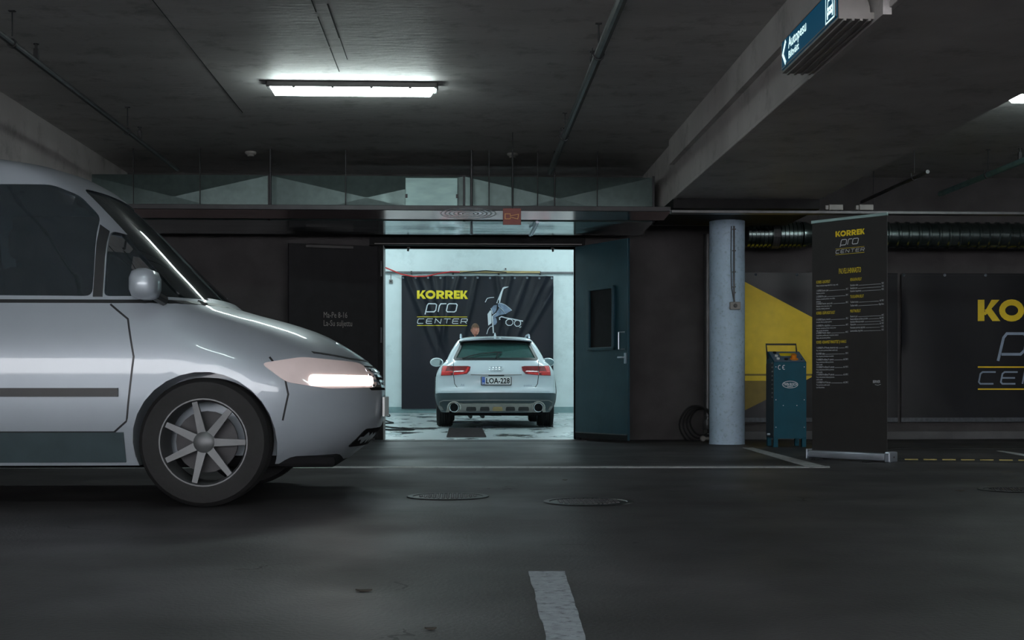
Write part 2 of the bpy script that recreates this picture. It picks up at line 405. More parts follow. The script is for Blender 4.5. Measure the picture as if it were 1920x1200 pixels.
# --- the shop's logo in units of its own width: x 0..1, y 0 at the top of the first word, going down
def logo(fn, my, mg, parent, seg=.06):
    y = MB(); g = MB(); H = .167
    def U(x0, w):                                     # unit cell of a heavy letter
        return lambda u, v: fn(x0 + u * w, -H + v * H)
    def heavy(ch, x0, w):
        t = U(x0, w); sw = .052 / w
        def q(*p): put(y, polyf(p), t)
        if ch in 'KRE': q((0, 0), (sw, 0), (sw, 1), (0, 1))
        if ch == 'K':
            q((sw * .8, .30), (.62, 1), (.98, 1), (sw * .8 + .12, .28)); q((.30, .52), (.56, .66), (1.02, 0), (.66, 0))
        if ch == 'E':
            for a, b in ((0, .27), (.37, .62), (.73, 1)): q((sw, a), (.95 if a != .37 else .88, a), (.95 if a != .37 else .88, b), (sw, b))
        if ch == 'O':
            pts = arc(.5, .5, .5 - sw / 2, .5 - .14, 0, 360, 20)[:-1]
            a = [(.5 + .5 * math.cos(i * math.pi / 10), .5 + .52 * math.sin(i * math.pi / 10)) for i in range(20)]
            b = [(.5 + (.5 - sw * .92) * math.cos(i * math.pi / 10), .5 + .24 * math.sin(i * math.pi / 10)) for i in range(20)]
            put(y, (a + b, [(i, (i + 1) % 20, 20 + (i + 1) % 20, 20 + i) for i in range(20)]), t)
        if ch == 'R':
            a = [(sw, 1)] + arc(.55, .66, .40, .34, 90, -90, 8) + [(sw, .32)]
            b = [(sw, .75)] + arc(.50, .66, .13, .10, 90, -90, 8) + [(sw, .55)]
            n = len(a); put(y, (a + b, [(i, i + 1, n + i + 1, n + i) for i in range(n - 1)]), t)
            q((.36, .36), (.70, .36), (1.0, 0), (.64, 0))
    xs = [('K', 0, .175), ('O', .168, .20), ('R', .385, .165), ('R', .56, .165), ('E', .735, .125), ('K', .862, .150)]
    for c, a, b in xs: heavy(c, a, b)
    # thin italic word
    base, top = -.427, -.265; xh = top - base; sl = .22
    def T(x0, w): return lambda u, v: fn(x0 + u * w + (v * xh) * sl, base + v * xh)
    def st(pts, x0, w, sw, closed=False, mb=g):
        q = [(x0 + u * w + v * xh * sl, base + v * xh) for u, v in pts]
        put(mb, strip(q, sw, closed, seg), fn)
    sw = .021
    st([(-.02, -.32), (0, .80), (.10, 1), (.80, 1), (.97, .86), (1, .2), (.86, 0), (.06, 0)], .175, .19, sw)
    st([(0, 0), (0, .75), (.14, 1), (1, 1)], .42, .13, sw)
    st([(.14, 0), (0, .14), (0, .86), (.14, 1), (.86, 1), (1, .86), (1, .14), (.86, 0)], .58, .19, sw, True)
    # wide thin capitals
    b2, t2 = -.658, -.566; ch = t2 - b2
    def st2(pts, x0, w, closed=False):
        q = [(x0 + u * w + v * ch * .2, b2 + v * ch) for u, v in pts]
        put(g, strip(q, .0125, closed, seg), fn)
    C_ = [(1, 1), (.12, 1), (0, .85), (0, .15), (.12, 0), (1, 0)]
    W = .118; G = .174
    st2(C_, .005, W)
    for i in (1, 4):
        st2([(1, 1), (.12, 1), (0, .85), (0, .15), (.12, 0), (1, 0)], .005 + G * i, W); st2([(0, .5), (.9, .5)], .005 + G * i, W)
    st2([(0, 0), (0, 1), (.95, 0), (.95, 1)], .005 + G * 2, W)
    st2([(0, 1), (1.1, 1)], .0 + G * 3, W); st2([(.55, 1), (.55, 0)], .0 + G * 3, W)
    st2([(0, 0), (0, 1), (.88, 1), (1, .88), (1, .55), (.88, .42), (0, .42)], .0 + G * 5, W); st2([(.6, .42), (1, 0)], .0 + G * 5, W)
    for v in (-.527, -.70): put(y, strip([(0, v), (1, v)], .0105, False, seg), fn)
    y.build('yellow_lettering', my, parent, fix=False, label='yellow printed capitals and two thin rules')
    g.build('grey_lettering', mg, parent, fix=False, label='pale grey thin printed lettering')

def bool_cut(o, cutters):
    for c in cutters:
        n0 = len(o.data.polygons)
        for tr in range(4):
            md = o.modifiers.new('b', 'BOOLEAN'); md.operation = 'DIFFERENCE'; md.solver = 'EXACT'; md.object = c
            dg = bpy.context.evaluated_depsgraph_get()
            me = bpy.data.meshes.new_from_object(o.evaluated_get(dg)); o.modifiers.clear()
            if len(me.polygons) > n0 * .6:
                old = o.data; o.data = me; bpy.data.meshes.remove(old); break
            bpy.data.meshes.remove(me); c.location = Vector(c.location) + Vector((.0013, .0017, .0021))
    for c in cutters:
        d = c.data; bpy.data.objects.remove(c); bpy.data.meshes.remove(d)

# ================================================================== THE SETTING
WY = 15.7                                   # plane of the wall with the wash bay doors
BY = 31.7                                   # far wall of the bay
CZ = 3.17                                   # ceiling
DX0, DX1 = gx(719, WY), gx(1080, WY)        # door opening
DZ = gz(900, 462, WY)
DM = (DX0 + DX1) / 2

struct('floor', MB().box(-12, 12, -9, WY, -.25, 0), M['floor'])
struct('floor', MB().box(-2.7, 3.7, WY, BY + .2, -.25, -.001), M['bayfloor'])
struct('ceiling', MB().box(-12, 12, -9, WY + .3, CZ, CZ + .3), M['ceiling'])
w = MB()
w.box(-12, DX0, WY, WY + .3, 0, CZ); w.box(DX1, 12, WY, WY + .3, 0, CZ); w.box(DX0, DX1, WY, WY + .3, DZ, CZ)
struct('wall_back', w, M['wall'])
struct('wall_left', MB().box(-12.3, -12, -9, WY, -.2, CZ), M['dim'])
struct('wall_right', MB().box(12, 12.3, -9, WY, -.2, CZ), M['dim'])
struct('wall_front', MB().box(-12, 12, -9.3, -9, -.2, .8).box(-12, 12, -9.3, -9, 2.9, CZ + .3).box(-12, -10, -9.3, -9, .8, 2.9).box(10, 12, -9.3, -9, .8, 2.9), M['dim'], fix=False)  # unseen wall, its opening added to let the fill light in
# wash bay shell
b = MB(); b.box(-2.9, 3.9, BY, BY + .2, -.2, 4.5)
struct('wall_bay_far', b, M['baywall'])
struct('wall_bay_left', MB().box(-2.9, -2.7, WY + .3, BY, -.2, 4.5), M['baywall'])
struct('wall_bay_right', MB().box(3.7, 3.9, WY + .3, BY, -.2, 4.5), M['baywall'])
b = MB(); b.box(-2.9, DX0, WY + .3, WY + .36, 0, 4.5); b.box(DX1, 3.9, WY + .3, WY + .36, 0, 4.5); b.box(DX0, DX1, WY + .3, WY + .36, DZ, 4.5)
struct('wall_bay_front', b, M['baywall'])
struct('ceiling', MB().box(-2.9, 3.9, WY + .3, BY + .2, 4.5, 4.7), M['baywall'])
z = gz(740, 763, BY)
struct('baseboard_bay', MB().box(-2.7, 3.7, BY - .03, BY, 0, z), M['plinth'])
# pilaster left of the bay banner
# beams
bz = 2.575
BX0, BX1 = 2.18, 3.70
bm = MB().box(BX0, BX1, -9, 13.4, bz, CZ)
bm.box(BX0 - .05, BX0, -9, 13.4, bz + .34, CZ)
bm.box(BX0, BX1, 13.4, WY, bz, CZ)
bm.box(-3.95 - 1.5, -3.95, -9, 13.4, bz, CZ); bm.box(-5.45, -3.95, 13.4, WY, bz, CZ)
bm.box(BX0 + 7.7, BX1 + 7.7, -9, WY, bz, CZ)
struct('ceiling_beam', bm, M['beam'], fix=False)
struct('trim_9', MB().box(BX0, BX1, 13.42, 14.85, 2.475, bz), M['blackframe'], label='dark bearing pad between the beam and the column')
struct('trim_1', MB().box(BX0 - .012, BX0 + .03, -9, 13.4, bz - .012, bz + .02, .006), M['beam'])
# board joints in the ceiling
for i, (xa, xb) in enumerate(((-.985, -.975), (-.885, -.877))):
    j = MB()
    rr = random.Random(i); y = 5.0
    while y < 10.2:
        l = rr.uniform(.3, .9); j.box(xa + rr.uniform(-.003, .003), xb, y, y + l, CZ - .004, CZ + .01); y += l + rr.uniform(0, .12)
    struct('trim_%d' % (i + 2), j, M['joint'])
# long fine joints on the ceiling
j = MB().box(-2.02, -2.015, 8.5, 12.2, CZ - .003, CZ + .01); struct('trim_4', j, M['joint'])

# door frame
fr = MB(); t = .05
zt = gz(900, 443, WY - .1)
fr.box(DX0 - .10, DX0, WY - .06, WY + .32, 0, DZ); fr.box(DX1, DX1 + .06, WY - .06, WY + .32, 0, DZ)
fr.box(DX0 - .16, DX1 + .10, WY - .10, WY + .30, DZ, zt)
struct('trim_5', fr, M['blackframe'])
struct('trim_6', MB().box(DX0 - .1, DX1 + .06, WY - .115, WY - .10, DZ + .012, DZ + .022).box(DX0, DX0 + .006, WY - .07, WY + .3, 0, DZ), M['plastic_grey'])
# threshold plate, gutter and kerb shadow line
struct('trim_7', MB().box(DX0 - .1, DX1 + .1, WY - .32, WY, 0, .006), M['darksteel'])
struct('trim_8', MB().box(3.9, 12, 13.35, 13.5, -.001, .004), M['joint'], label='dark gutter and painted kerb shadow line across the floor at the right')  # one flat strip for the gutter and the painted shadow of a low kerb
struct('baseboard_right', MB().box(3.4, 12, WY - .05, WY, 0, .10, .01), M['dim'])
struct('baseboard_left', MB().box(-12, DX0 - .1, WY - .05, WY, 0, .10, .01), M['dim'])

# ------------------------------------------------------------------ floor markings
def marking(name, pts, m, label):
    o = MB().prism([(p.x, p.y) for p in pts], lambda u, v, t: (u, v, t), .0005, .004).build(name, m)
    return tag(o, label, 'floor marking', None)
a, b_, c_, d_ = gf(-60, 878.6), gf(1556, 877.3), gf(1556, 874.6), gf(-60, 875.8)
marking('painted_line', [a, b_, c_, d_], M['white_line'], 'thin white painted line running across the floor in front of the wash bay')
marking('painted_line', [gf(1508, 874.3), gf(1546, 874.3), gf(1412, 840), gf(1392, 840)], M['white_line'], 'white painted line running diagonally from the column past the roll-up banner')
marking('painted_line', [gf(1960, 863), gf(1975, 860), gf(1880, 846), gf(1868, 846)], M['white_line'], 'short white painted line at the far right edge of the floor')
# worn centre dash: ragged outline
rr = random.Random(4); L0, L1 = gf(990, 1073), gf(1022, 1203); R0, R1 = gf(1060, 1073), gf(1101, 1203)
eL = L0 + (L0 - L1) * 0; pts = []
K = 34
LL = [L0.lerp(L0 + (L1 - L0) * 1.8, i / K) + Vector((rr.uniform(0, .007), 0, 0)) for i in range(K + 1)]
RR = [R0.lerp(R0 + (R1 - R0) * 1.8, i / K) - Vector((rr.uniform(0, .004), 0, 0)) for i in range(K + 1)]
marking('painted_dash', LL[::-1] + RR, M['dash_line'], 'thick worn white dash painted on the floor in the foreground')

# manhole covers
def manhole(px, py, r, label):
    p = gf(px, py); t = thing('manhole_cover', label, 'manhole cover', p, 0, 'cast iron manhole covers in the garage floor')
    MB().lathe([(r - .035, .002), (r - .03, .006), (r, .006), (r + .004, .001)], n=40).build('rim', M['castiron'], t, smooth=True)
    c = MB().lathe([(0.0001, .003), (r - .045, .003), (r - .045, .0005)], n=40)
    k = 0; s = .026
    n = int(r / s)
    for i in range(-n, n + 1):
        for j2 in range(-n, n + 1):
            x, y = i * s, j2 * s
            if math.hypot(x, y) < r - .07:
                k += 1
                if (i + j2) % 2: c.box(x - .010, x + .010, y - .004, y + .004, .003, .0075)
                else: c.box(x - .004, x + .004, y - .010, y + .010, .003, .0075)
    c.build('cover_plate', M['castiron'], t)
    return t
manhole(840, 931.5, .236, 'round cast iron manhole cover left of centre, beside the silver car nose')
manhole(1103, 941.5, .248, 'round cast iron manhole cover in front of the open dark door leaf')
manhole(1902, 919, .215, 'round cast iron manhole cover cut by the right edge of the picture')
# bits of litter on the floor
for px, py, s, lb in ((683, 1109, .021, 'dark dead leaf lying on the floor left of the white dash'),
                      (807, 1181, .014, 'small dark scrap on the floor near the bottom edge, left of the dash'),
                      (1059, 901, .016, 'tiny dark scrap on the floor behind the middle manhole cover'),
                      (1800, 921, .026, 'thin dark twig lying left of the rightmost manhole cover')):
    p = gf(px, py); m_ = MB(); rr = random.Random(px)
    ptsl = [(s * (1 + .5 * rr.random()) * math.cos(a * .7), s * .5 * (1 + .5 * rr.random()) * math.sin(a * .7)) for a in range(9)]
    m_.prism(ptsl, lambda u, v, t: (u, v, t + .003 * abs(u / s)), .001, .004)
    o = m_.build('litter', M['leaf']); o.location = p; tag(o, lb, 'litter')

# ------------------------------------------------------------------ ceiling lights
def ceiling_light(x, y, label, group=None, m='tube', L=1.36, zc=None):
    zc = CZ if zc is None else zc
    t = thing('ceiling_light', label, 'ceiling light', (x, y, zc), 0, group)
    h = MB(); h.box(-L / 2 - .03, L / 2 + .03, -.055, .075, -.052, 0, .012); h.build('housing', M['plastic_dark'], t)
    d = MB()
    # trough-shaped diffuser, ends sloping inwards at the bottom
    prof = [(-.058, -.050), (-.05, -.085), (-.028, -.108), (.028, -.108), (.05, -.085), (.058, -.050)]
    n = len(prof); vs = []
    for e in (-1, 1):
        for (a, zz) in prof:
            vs.append((e * (L / 2 - (.0 if zz > -.06 else .012 + (-.06 - zz) * .5)), a + .008, zz))
    d.add(vs, [tuple(range(n)), tuple(range(n, 2 * n))] + [(i, (i + 1) % n, n + (i + 1) % n, n + i) for i in range(n)])
    d.build('diffuser', M[m], t)
    MB().box(L / 2 - .005, L / 2 + .022, -.02, .02, -.085, -.05, .006).build('end_knob', M['white'], t)
    for i in range(4):
        xx = -L / 2 + .2 + i * (L - .4) / 3
        MB().box(xx - .012, xx + .012, -.062, -.056, -.062, -.045, .001).build('clip', M['plastic_dark'], t)
    return t
XL = gx(661, 10.95)
ceiling_light(XL, 10.95, 'lit fluorescent batten lamp above the silver car on the concrete ceiling')
ceiling_light(gx(1893, 11) + .68, 11, 'lit fluorescent batten lamp cut by the right edge beyond the beam')
g_ = 'lit batten lamps on the ceiling behind the viewpoint'
for x, y in ((XL, 3.2), (5.3, 3.6), (XL, -4.2), (5.3, -4.2), (-7.2, 3.6), (-7.2, 11)):
    ceiling_light(x, y, 'fluorescent batten lamp on the ceiling outside the picture', g_)
for i, y in enumerate((18.5, 22.3, 26.2, 29.6)):
    for x in (-1.9, 2.9):
        ceiling_light(x, y, 'bright batten lamp on the wash bay ceiling, hidden above the doorway', 'batten lamps on the wash bay ceiling', 'baytube', 1.5, 4.5)

# ------------------------------------------------------------------ pipes under the ceiling
def hung_pipe(x, z, y0, y1, r, hangers, clamps, m, label, cat='pipe'):
    t = thing('ceiling_pipe', label, cat, (x, y0, z))
    MB().tube([(0, 0, 0), (0, (y1 - y0) / 2, 0), (0, y1 - y0, 0)], r, 10).build('pipe_run', m, t, smooth=True)
    for y in hangers:
        h = MB(); h.tube([(-r - .012, y - y0, .0), (-r - .012, y - y0, .05)], .006, 6)
        h.tube([(-.0, y - y0, .05), (0, y - y0, CZ - z)], .005, 6)
        h.lathe([(r + .003, -.012), (r + .010, -.012), (r + .010, .012), (r + .003, .012)], (0, y - y0, 0), 'y', 12, closed=True)
        h.box(-.022, .022, y - y0 - .015, y - y0 + .015, CZ - z - .006, CZ - z)
        h.build('hanger', M['darksteel'], t)
    for y in clamps:
        c = MB(); c.box(-.018, .018, y - y0 - .012, y - y0 + .012, r - .005, r + .07, .004); c.tube([(0, y - y0, r), (0, y - y0, r + .10)], .010, 6)
        c.lathe([(.001, r + .10), (.02, r + .10), (.02, r + .106), (.001, r + .106)], (0, y - y0, 0), 'z', 10)
        c.build('sprinkler_head', M['darksteel'], t)
    return t
hung_pipe(-3.02, 2.95, 2.5, 14.1, .022, (5.7, 8.95, 12.0), (9.45, 12.45), M['pipe'], 'thin dark pipe hung under the ceiling at the left, running away from the viewer')
hung_pipe(.955, 2.95, 2.5, 14.1, .032, (6.0, 9.1, 12.1), (9.55, 12.4), M['pipe'], 'dark pipe hung under the ceiling right of the lit lamp')
hung_pipe(5.62, 2.90, 6.5, 15.2, .032, (12.0, 13.8), (13.0,), M['lit_pipe'], 'pipe under the ceiling at the far right edge, coloured with teal light')
hung_pipe(4.75, 2.83, 13.2, 15.4, .02, (13.6,), (), M['pipe'], 'short dark pipe above the roll-up banner behind the beam')
# detectors
def detector(px, py, label):
    x, y, z = ray(px, py); t_ = (CZ - .03 - CH) / z
    t = thing('smoke_detector', label, 'smoke detector', (x * t_, y * t_, CZ), 0, None)
    MB().lathe([(.06, 0), (.06, -.02), (.045, -.034)], n=20).build('base', M['plastic_grey'], t, smooth=True)
    MB().lathe([(.036, -.034), (.036, -.046), (.02, -.055), (.001, -.055)], n=20).build('sensor_cap', M['plastic_grey'], t, smooth=True)
detector(470, 290, 'small round smoke detector on the ceiling below the left end of the lamp')
detector(961, 293, 'round smoke detector on the ceiling above the red alarm sign')
tag(MB().tube([(0, 0, 0), (0, 0, -.34)], .004, 6).build('drop_wire', M['darksteel']), 'thin wire hanging from the ceiling to the red alarm sign', 'wire').location = (gx(961, 13.05), 13.05, CZ)
bpy.data.objects['drop_wire'].scale = (1, 1, (CZ - gz(961, 391, 13.05)) / .34)

# ------------------------------------------------------------------ ventilation duct above the doorway
DY0, DY1 = 14.2, 15.2
zf, zb, ztop = gz(900, 415, DY0), gz(900, 440, DY1), gz(900, 331, DY0)
duct = thing('ventilation_duct', 'large galvanised rectangular air duct above the wash bay doorway', 'air duct', (0, DY0, 0))
bounds = [gx(p, DY0) for p in (-210, 150, 505, 870, 1225)]
for i in range(4):
    x0, x1 = bounds[i], bounds[i + 1]
    s = MB(); cx, cz_ = (x0 + x1) / 2, (ztop + zf) / 2
    dep = .055
    v = [(x0, 0, zf), (x1, 0, zf), (x1, 0, ztop), (x0, 0, ztop), (cx, -dep, cz_)]
    s.add(v, [(0, 1, 4), (1, 2, 4), (2, 3, 4), (3, 0, 4)])
    s.box(x0, x1, .001, DY1 - DY0, zf + .012, ztop)
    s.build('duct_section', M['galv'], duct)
    # underside sheet, a little sagging towards its far edge
    u = MB(); n = 12; rr = random.Random(i)
    vs, fs = [], []
    for a in range(n + 1):
        q = a / n; yy = q * (DY1 - DY0); zz = zf + (zb - zf) * q + .0016 * math.sin(q * 9 + i) - .0004 * rr.random()
        vs += [(x0, yy, zz), (x1, yy, zz)]
    for a in range(n): fs.append((2 * a, 2 * a + 1, 2 * a + 3, 2 * a + 2))
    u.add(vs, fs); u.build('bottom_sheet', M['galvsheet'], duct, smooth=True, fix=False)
for x in bounds:
    MB().box(x - .012, x + .012, -.022, .005, zf - .004, ztop + .012).build('flange', M['darksteel'], duct)
hx0, hx1 = gx(760, DY0 - .08), gx(858, DY0 - .08)
hb = MB(); hb.box(hx0, hx1, -.09, -.005, gz(800, 385.5, 14.1), gz(800, 333, 14.1), .004)
hb.build('access_hatch', M['hatchmetal'], duct, label='flat bright galvanised box on the duct front')
lt = MB()
for px in (762, 857): lt.box(gx(px, DY0 - .1) - .012, gx(px, DY0 - .1) + .012, -.105, -.085, gz(800, 371, 14.1), gz(800, 364, 14.1))
lt.build('hatch_latch', M['darksteel'], duct)
for px, r, lit in ((250, .006, 0), (375, .006, 0), (507, .012, 0), (648, .006, 0), (884, .014, 1), (917, .007, 0), (961, .010, 0), (1008, .006, 0), (1040, .008, 0), (1120, .006, 0)):
    x = gx(px, DY0 - .14)
    tag(MB().tube([(x, DY0 - .14, gz(px, 390, DY0 - .14)), (x, DY0 - .14, CZ)], r, 6).build('support_rod', M['darksteel']),
        {250: 'thin hanging rod, the leftmost before the air duct', 375: 'thin hanging rod before the duct above the dark window of the silver car', 507: 'thick dark hanging rod before the left end of the lit duct panel',
         648: 'thin hanging rod before the bright V-shaped crease of the duct', 884: 'thick dark hanging rod just right of the bright duct hatch', 917: 'thin hanging rod second right of the duct hatch',
         961: 'hanging rod right above the red alarm sign', 1008: 'thin hanging rod next right of the alarm sign', 1040: 'hanging rod on the duct above the right door leaf', 1120: 'thin rod at the right end of the air duct'}[px], 'rod', 'hanging rods in front of the air duct')
# white glossy flat duct in front, slightly lower
B0, B1 = 13.4, 13.88
wz = gz(900, 395, B0)
xl, xr = -5.0, BX0 - .03
wt = thing('flat_duct', 'long flat painted duct crossing under the air duct above the doorway', 'air duct', (0, B0, wz))
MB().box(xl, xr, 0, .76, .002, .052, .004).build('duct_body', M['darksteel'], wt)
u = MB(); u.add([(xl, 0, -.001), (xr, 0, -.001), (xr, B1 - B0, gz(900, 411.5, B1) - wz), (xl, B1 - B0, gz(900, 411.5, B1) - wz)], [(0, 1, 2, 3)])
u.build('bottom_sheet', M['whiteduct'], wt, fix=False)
rg = MB()
cxr = gx(878, 13.55)
for k in range(6):
    rg.add(*[(lambda vf: ([(v[0], v[1] - B0 + 0, gz(900, 395, B0) * 0 + ((gz(900, 411.5, B1) - wz) * ((v[1] - B0) / (B1 - B0))) - .0025) for v in vf[0]], vf[1]))(strip([(cxr + (.06 + .045 * k) * math.cos(a * .3142), 13.55 + (.05 + .052 * k) * math.sin(a * .3142)) for a in range(20)], .014, True))][0])
rg.build('swirl_marks', M['ringmark'], wt, fix=False, label='dull grey ring-shaped marks')  # concentric rings in a duller metal on the underside
# lower lit strut and door arm
tag(MB().tube([(gx(884, 14.3), 14.3, gz(884, 411, 14.3)), (gx(884, 14.3), 14.3, gz(884, 440, 14.3))], .014, 8).build('duct_strut', M['alu']),
    'short bright metal strut below the duct above the doorway', 'strut')
tag(MB().tube([at(1007, 416, 14.0), at(994, 441, 14.9)], .016, 8).tube([at(1010, 417, 13.98), at(998, 441, 14.88)], .008, 6).build('slanting_strut', M['alu']),
    'slanting metal strut under the duct right of the alarm sign', 'strut')

# red alarm sign
p = at(960, 406, 13.05)
t = thing('alarm_sign', 'small square dark red alarm horn sign hanging above the doorway', 'sign', p)
hw = (gx(977, 13.05) - gx(943, 13.05)) / 2; hh = (gz(960, 391, 13.05) - gz(960, 422, 13.05)) / 2
MB().box(-hw, hw, 0, .012, -hh, hh, .003).build('sign_plate', M['red_sign'], t)
pr = MB()
def sg(u, v): return (-hw + u * 2 * hw, -.002, hh - v * 2 * hh)
put(pr, strip([(.12, .34), (.40, .34), (.40, .64), (.12, .64)], .035, True), sg)
put(pr, strip([(.40, .46), (.86, .36), (.82, .64), (.40, .54)], .035, True), sg)
pr.build('horn_symbol', M['orange_print'], t, fix=False, label='orange outline of a horn')

# ------------------------------------------------------------------ tray and conduit boxes at the right
TY = 13.22
tr = thing('cable_tray', 'thin pale cable tray crossing in front of the round column top', 'cable tray', (0, TY, gz(1500, 397.5, TY)))
x0, x1 = BX0 - .05, 11.5
MB().box(x0, x1, 0, .12, -.014, .014, .003).build('tray_rail', M['pipe'], tr)
MB().box(x0, x1, .12, .13, -.014, .03).build('tray_lip', M['pipe'], tr)
for i, px in enumerate((1550, 1607)):
    x = gx(px, TY); zz = gz(px, 393, TY)
    t = thing('junction_box', ('pale junction box on the cable tray left above the roll-up banner', 'pale junction box on the cable tray right above the roll-up banner')[i], 'junction box', (x, TY + .03, zz))
    MB().box(.035, .18, 0, .06, 0, .058, .006).build('box_body', M['plastic_grey'], t)
    MB().box(0, .033, .01, .05, .005, .05, .004).build('cable_gland', M['plastic_grey'], t)
# corrugated spiral duct
def corr(x0, x1, pitch, label, up):
    z0 = gz(1700, 441, 15.05); R = .142
    t = thing('corrugated_duct', label, 'air duct', (x0, 15.05, z0))
    prof = []; n = int((x1 - x0) / pitch)
    for i in range(n):
        a = i * pitch
        prof += [(R, a), (R, a + pitch * .62), (R + .016, a + pitch * .72), (R + .016, a + pitch * .9)]
    prof.append((R, n * pitch))
    MB().lathe(prof, axis='x', n=28).build('duct_tube', M['galvcorr'], t, smooth=30)
    for xx in (.3, (x1 - x0) - .3):
        MB().lathe([(R + .02, xx - .02), (R + .026, xx - .02), (R + .026, xx + .02), (R + .02, xx + .02)], axis='x', n=24, closed=True).tube([(xx, 0, R + .02), (xx, 0, up - z0 - .012)], .006, 6).build('duct_strap', M['darksteel'], t)
corr(gx(1400, 15.05), gx(1503, 15.05), .048, 'short corrugated metal duct right of the round column', bz)
corr(gx(1590, 15.05), 9.4, .118, 'long corrugated metal duct running right from behind the roll-up banner', CZ)
cn = thing('duct_reducer', 'dull metal reducer between the two corrugated ducts beside the banner', 'air duct', (gx(1503, 15.05), 15.05, gz(1700, 441, 15.05)))
MB().lathe([(.15, 0), (.15, .04), (.10, .16), (.10, .42), (.14, .52)], axis='x', n=24).build('cone', M['galvcorr'], cn, smooth=True)
MB().tube([(.2, 0, .09), (.2, 0, CZ - gz(1700, 441, 15.05) - .012)], .006, 6).build('hanger', M['darksteel'], cn)

# ------------------------------------------------------------------ column with switch
CX, CY, CR = 2.955, 14.5, .196
ct = thing('column', 'round white painted concrete column beside the yellow banner', 'column', (CX, CY, 0))
MB().lathe([(CR + .002, 0), (CR, .02), (CR, 2.475)], n=48).build('column_shaft', M['column'], ct, smooth=True)
cp = thing('conduit', 'grey conduit pipe running down the column to a switch box', 'conduit', (CX, CY, 0))
yy = -CR - .014; xo = gx(1376, 14.3) - CX
MB().tube([(xo, yy, 2.40), (xo, yy, gz(1376, 560, 14.3)), (xo + .004, yy, gz(1376, 566, 14.3))], .010, 8).build('conduit_pipe', M['pipe'], cp, smooth=True)
MB().tube([(xo - .03, yy, 2.40), (xo - .035, yy, 2.0), (xo - .028, yy, gz(1376, 540, 14.3)), (xo - .01, yy, gz(1376, 556, 14.3)), (xo + .002, yy, gz(1376, 566, 14.3))], .005, 6).build('cable', M['blackplastic'], cp)
for q in (430, 470, 510, 538, 549):
    zz = gz(1376, q, 14.3); MB().box(xo - .018, xo + .018, yy - .013, yy + .02, zz - .006, zz + .006, .002).build('clamp', M['pipe'], cp)
sb = thing('switch_box', 'small grey switch box on the front of the round column', 'switch', (xo + CX + .008, CY - CR - .02, gz(1378, 573.5, 14.3)))
MB().box(-.058, .058, -.03, .022, -.042, .042, .008).build('box_body', M['plastic_grey'], sb)
MB().lathe([(.0001, -.045), (.018, -.045), (.022, -.030)], axis='y', n=16).build('switch_knob', M['plastic_dark'], sb)
# drain pipe and hose coil left of the column
t = thing('drain_pipe', 'grey vertical drain pipe against the wall left of the column', 'pipe', (gx(1327, WY - .1), WY - .1, 0))
MB().tube([(0, 0, gz(1327, 790, WY)), (0, 0, 2.46)], .052, 14).build('pipe_run', M['pipe'], t, smooth=True)
MB().lathe([(.052, 0), (.062, .02), (.062, .1), (.052, .12)], (0, 0, gz(1327, 800, WY) - .03), n=16).build('pipe_socket', M['pipe'], t, smooth=True)
MB().tube([(0, 0, .28), (-.01, 0, .16), (-.03, -.02, .06)], .03, 10).build('pipe_elbow', M['plastic_dark'], t, smooth=True)
t = thing('hose_coil', 'coiled black hose hanging on the wall beside the column foot', 'hose', (gx(1303, WY - .24), WY - .24, gz(1308, 795, WY)))
for k in range(4):
    a0 = .225 - .022 * k
    pts_ = [((a0 * .85) * math.cos(q * math.pi / 14) + .03 * k, .02 * math.sin(q) + .035 * k - .06, a0 * math.sin(q * math.pi / 14) + .01 * k) for q in range(28)]
    MB().tube(pts_, .011, 8, closed=True).build('hose_loop', M['rubber'], t, smooth=True)
t = thing('floor_valve', 'small pale pipe valve on the floor left of the column', 'valve', (gx(1318, 14.9), 14.9, .045))
MB().lathe([(.028, -.02), (.035, 0), (.028, .02)], axis='y', n=14).tube([(0, 0, 0), (.15, 0, 0)], .02, 10).build('valve_body', M['plastic_grey'], t, smooth=True)
MB().tube([(.08, 0, 0), (.08, 0, .05)], .006, 6).lathe([(.001, .05), (.03, .05), (.03, .058), (.001, .058)], (.08, 0, 0), n=12).build('valve_handle', M['plastic_grey'], t)

# ------------------------------------------------------------------ door leaves
LW = DM - DX0
def leaf(name, hx, ang, sgn, m, label):
    # local x runs from the hinge along the leaf, local y through its thickness (camera side negative)
    e = bpy.data.objects.new(name, None); COL.objects.link(e); e['kind'] = 'structure'; e['label'] = label
    e.location = (hx, WY - .07, 0); e.rotation_euler = (0, 0, ang)
    MB().box(0, LW, -.03 if sgn > 0 else 0, 0 if sgn > 0 else .03, .03, DZ - .01, .004).build('door_panel', m, e)
    return e
h1 = Vector((DX1 + .01, WY - .07)); pf = at(1181, 724, 14.67); d1 = Vector((pf.x, pf.y)) - h1
a1 = math.atan2(d1.y, d1.x)
LW = d1.length
dr = leaf('door_1', h1.x, a1, 1, M['doorblue'], 'right door leaf, blue black with a framed window, standing open')
def dp(mb, nm, m, **k): return mb.build(nm, m, dr, **k)
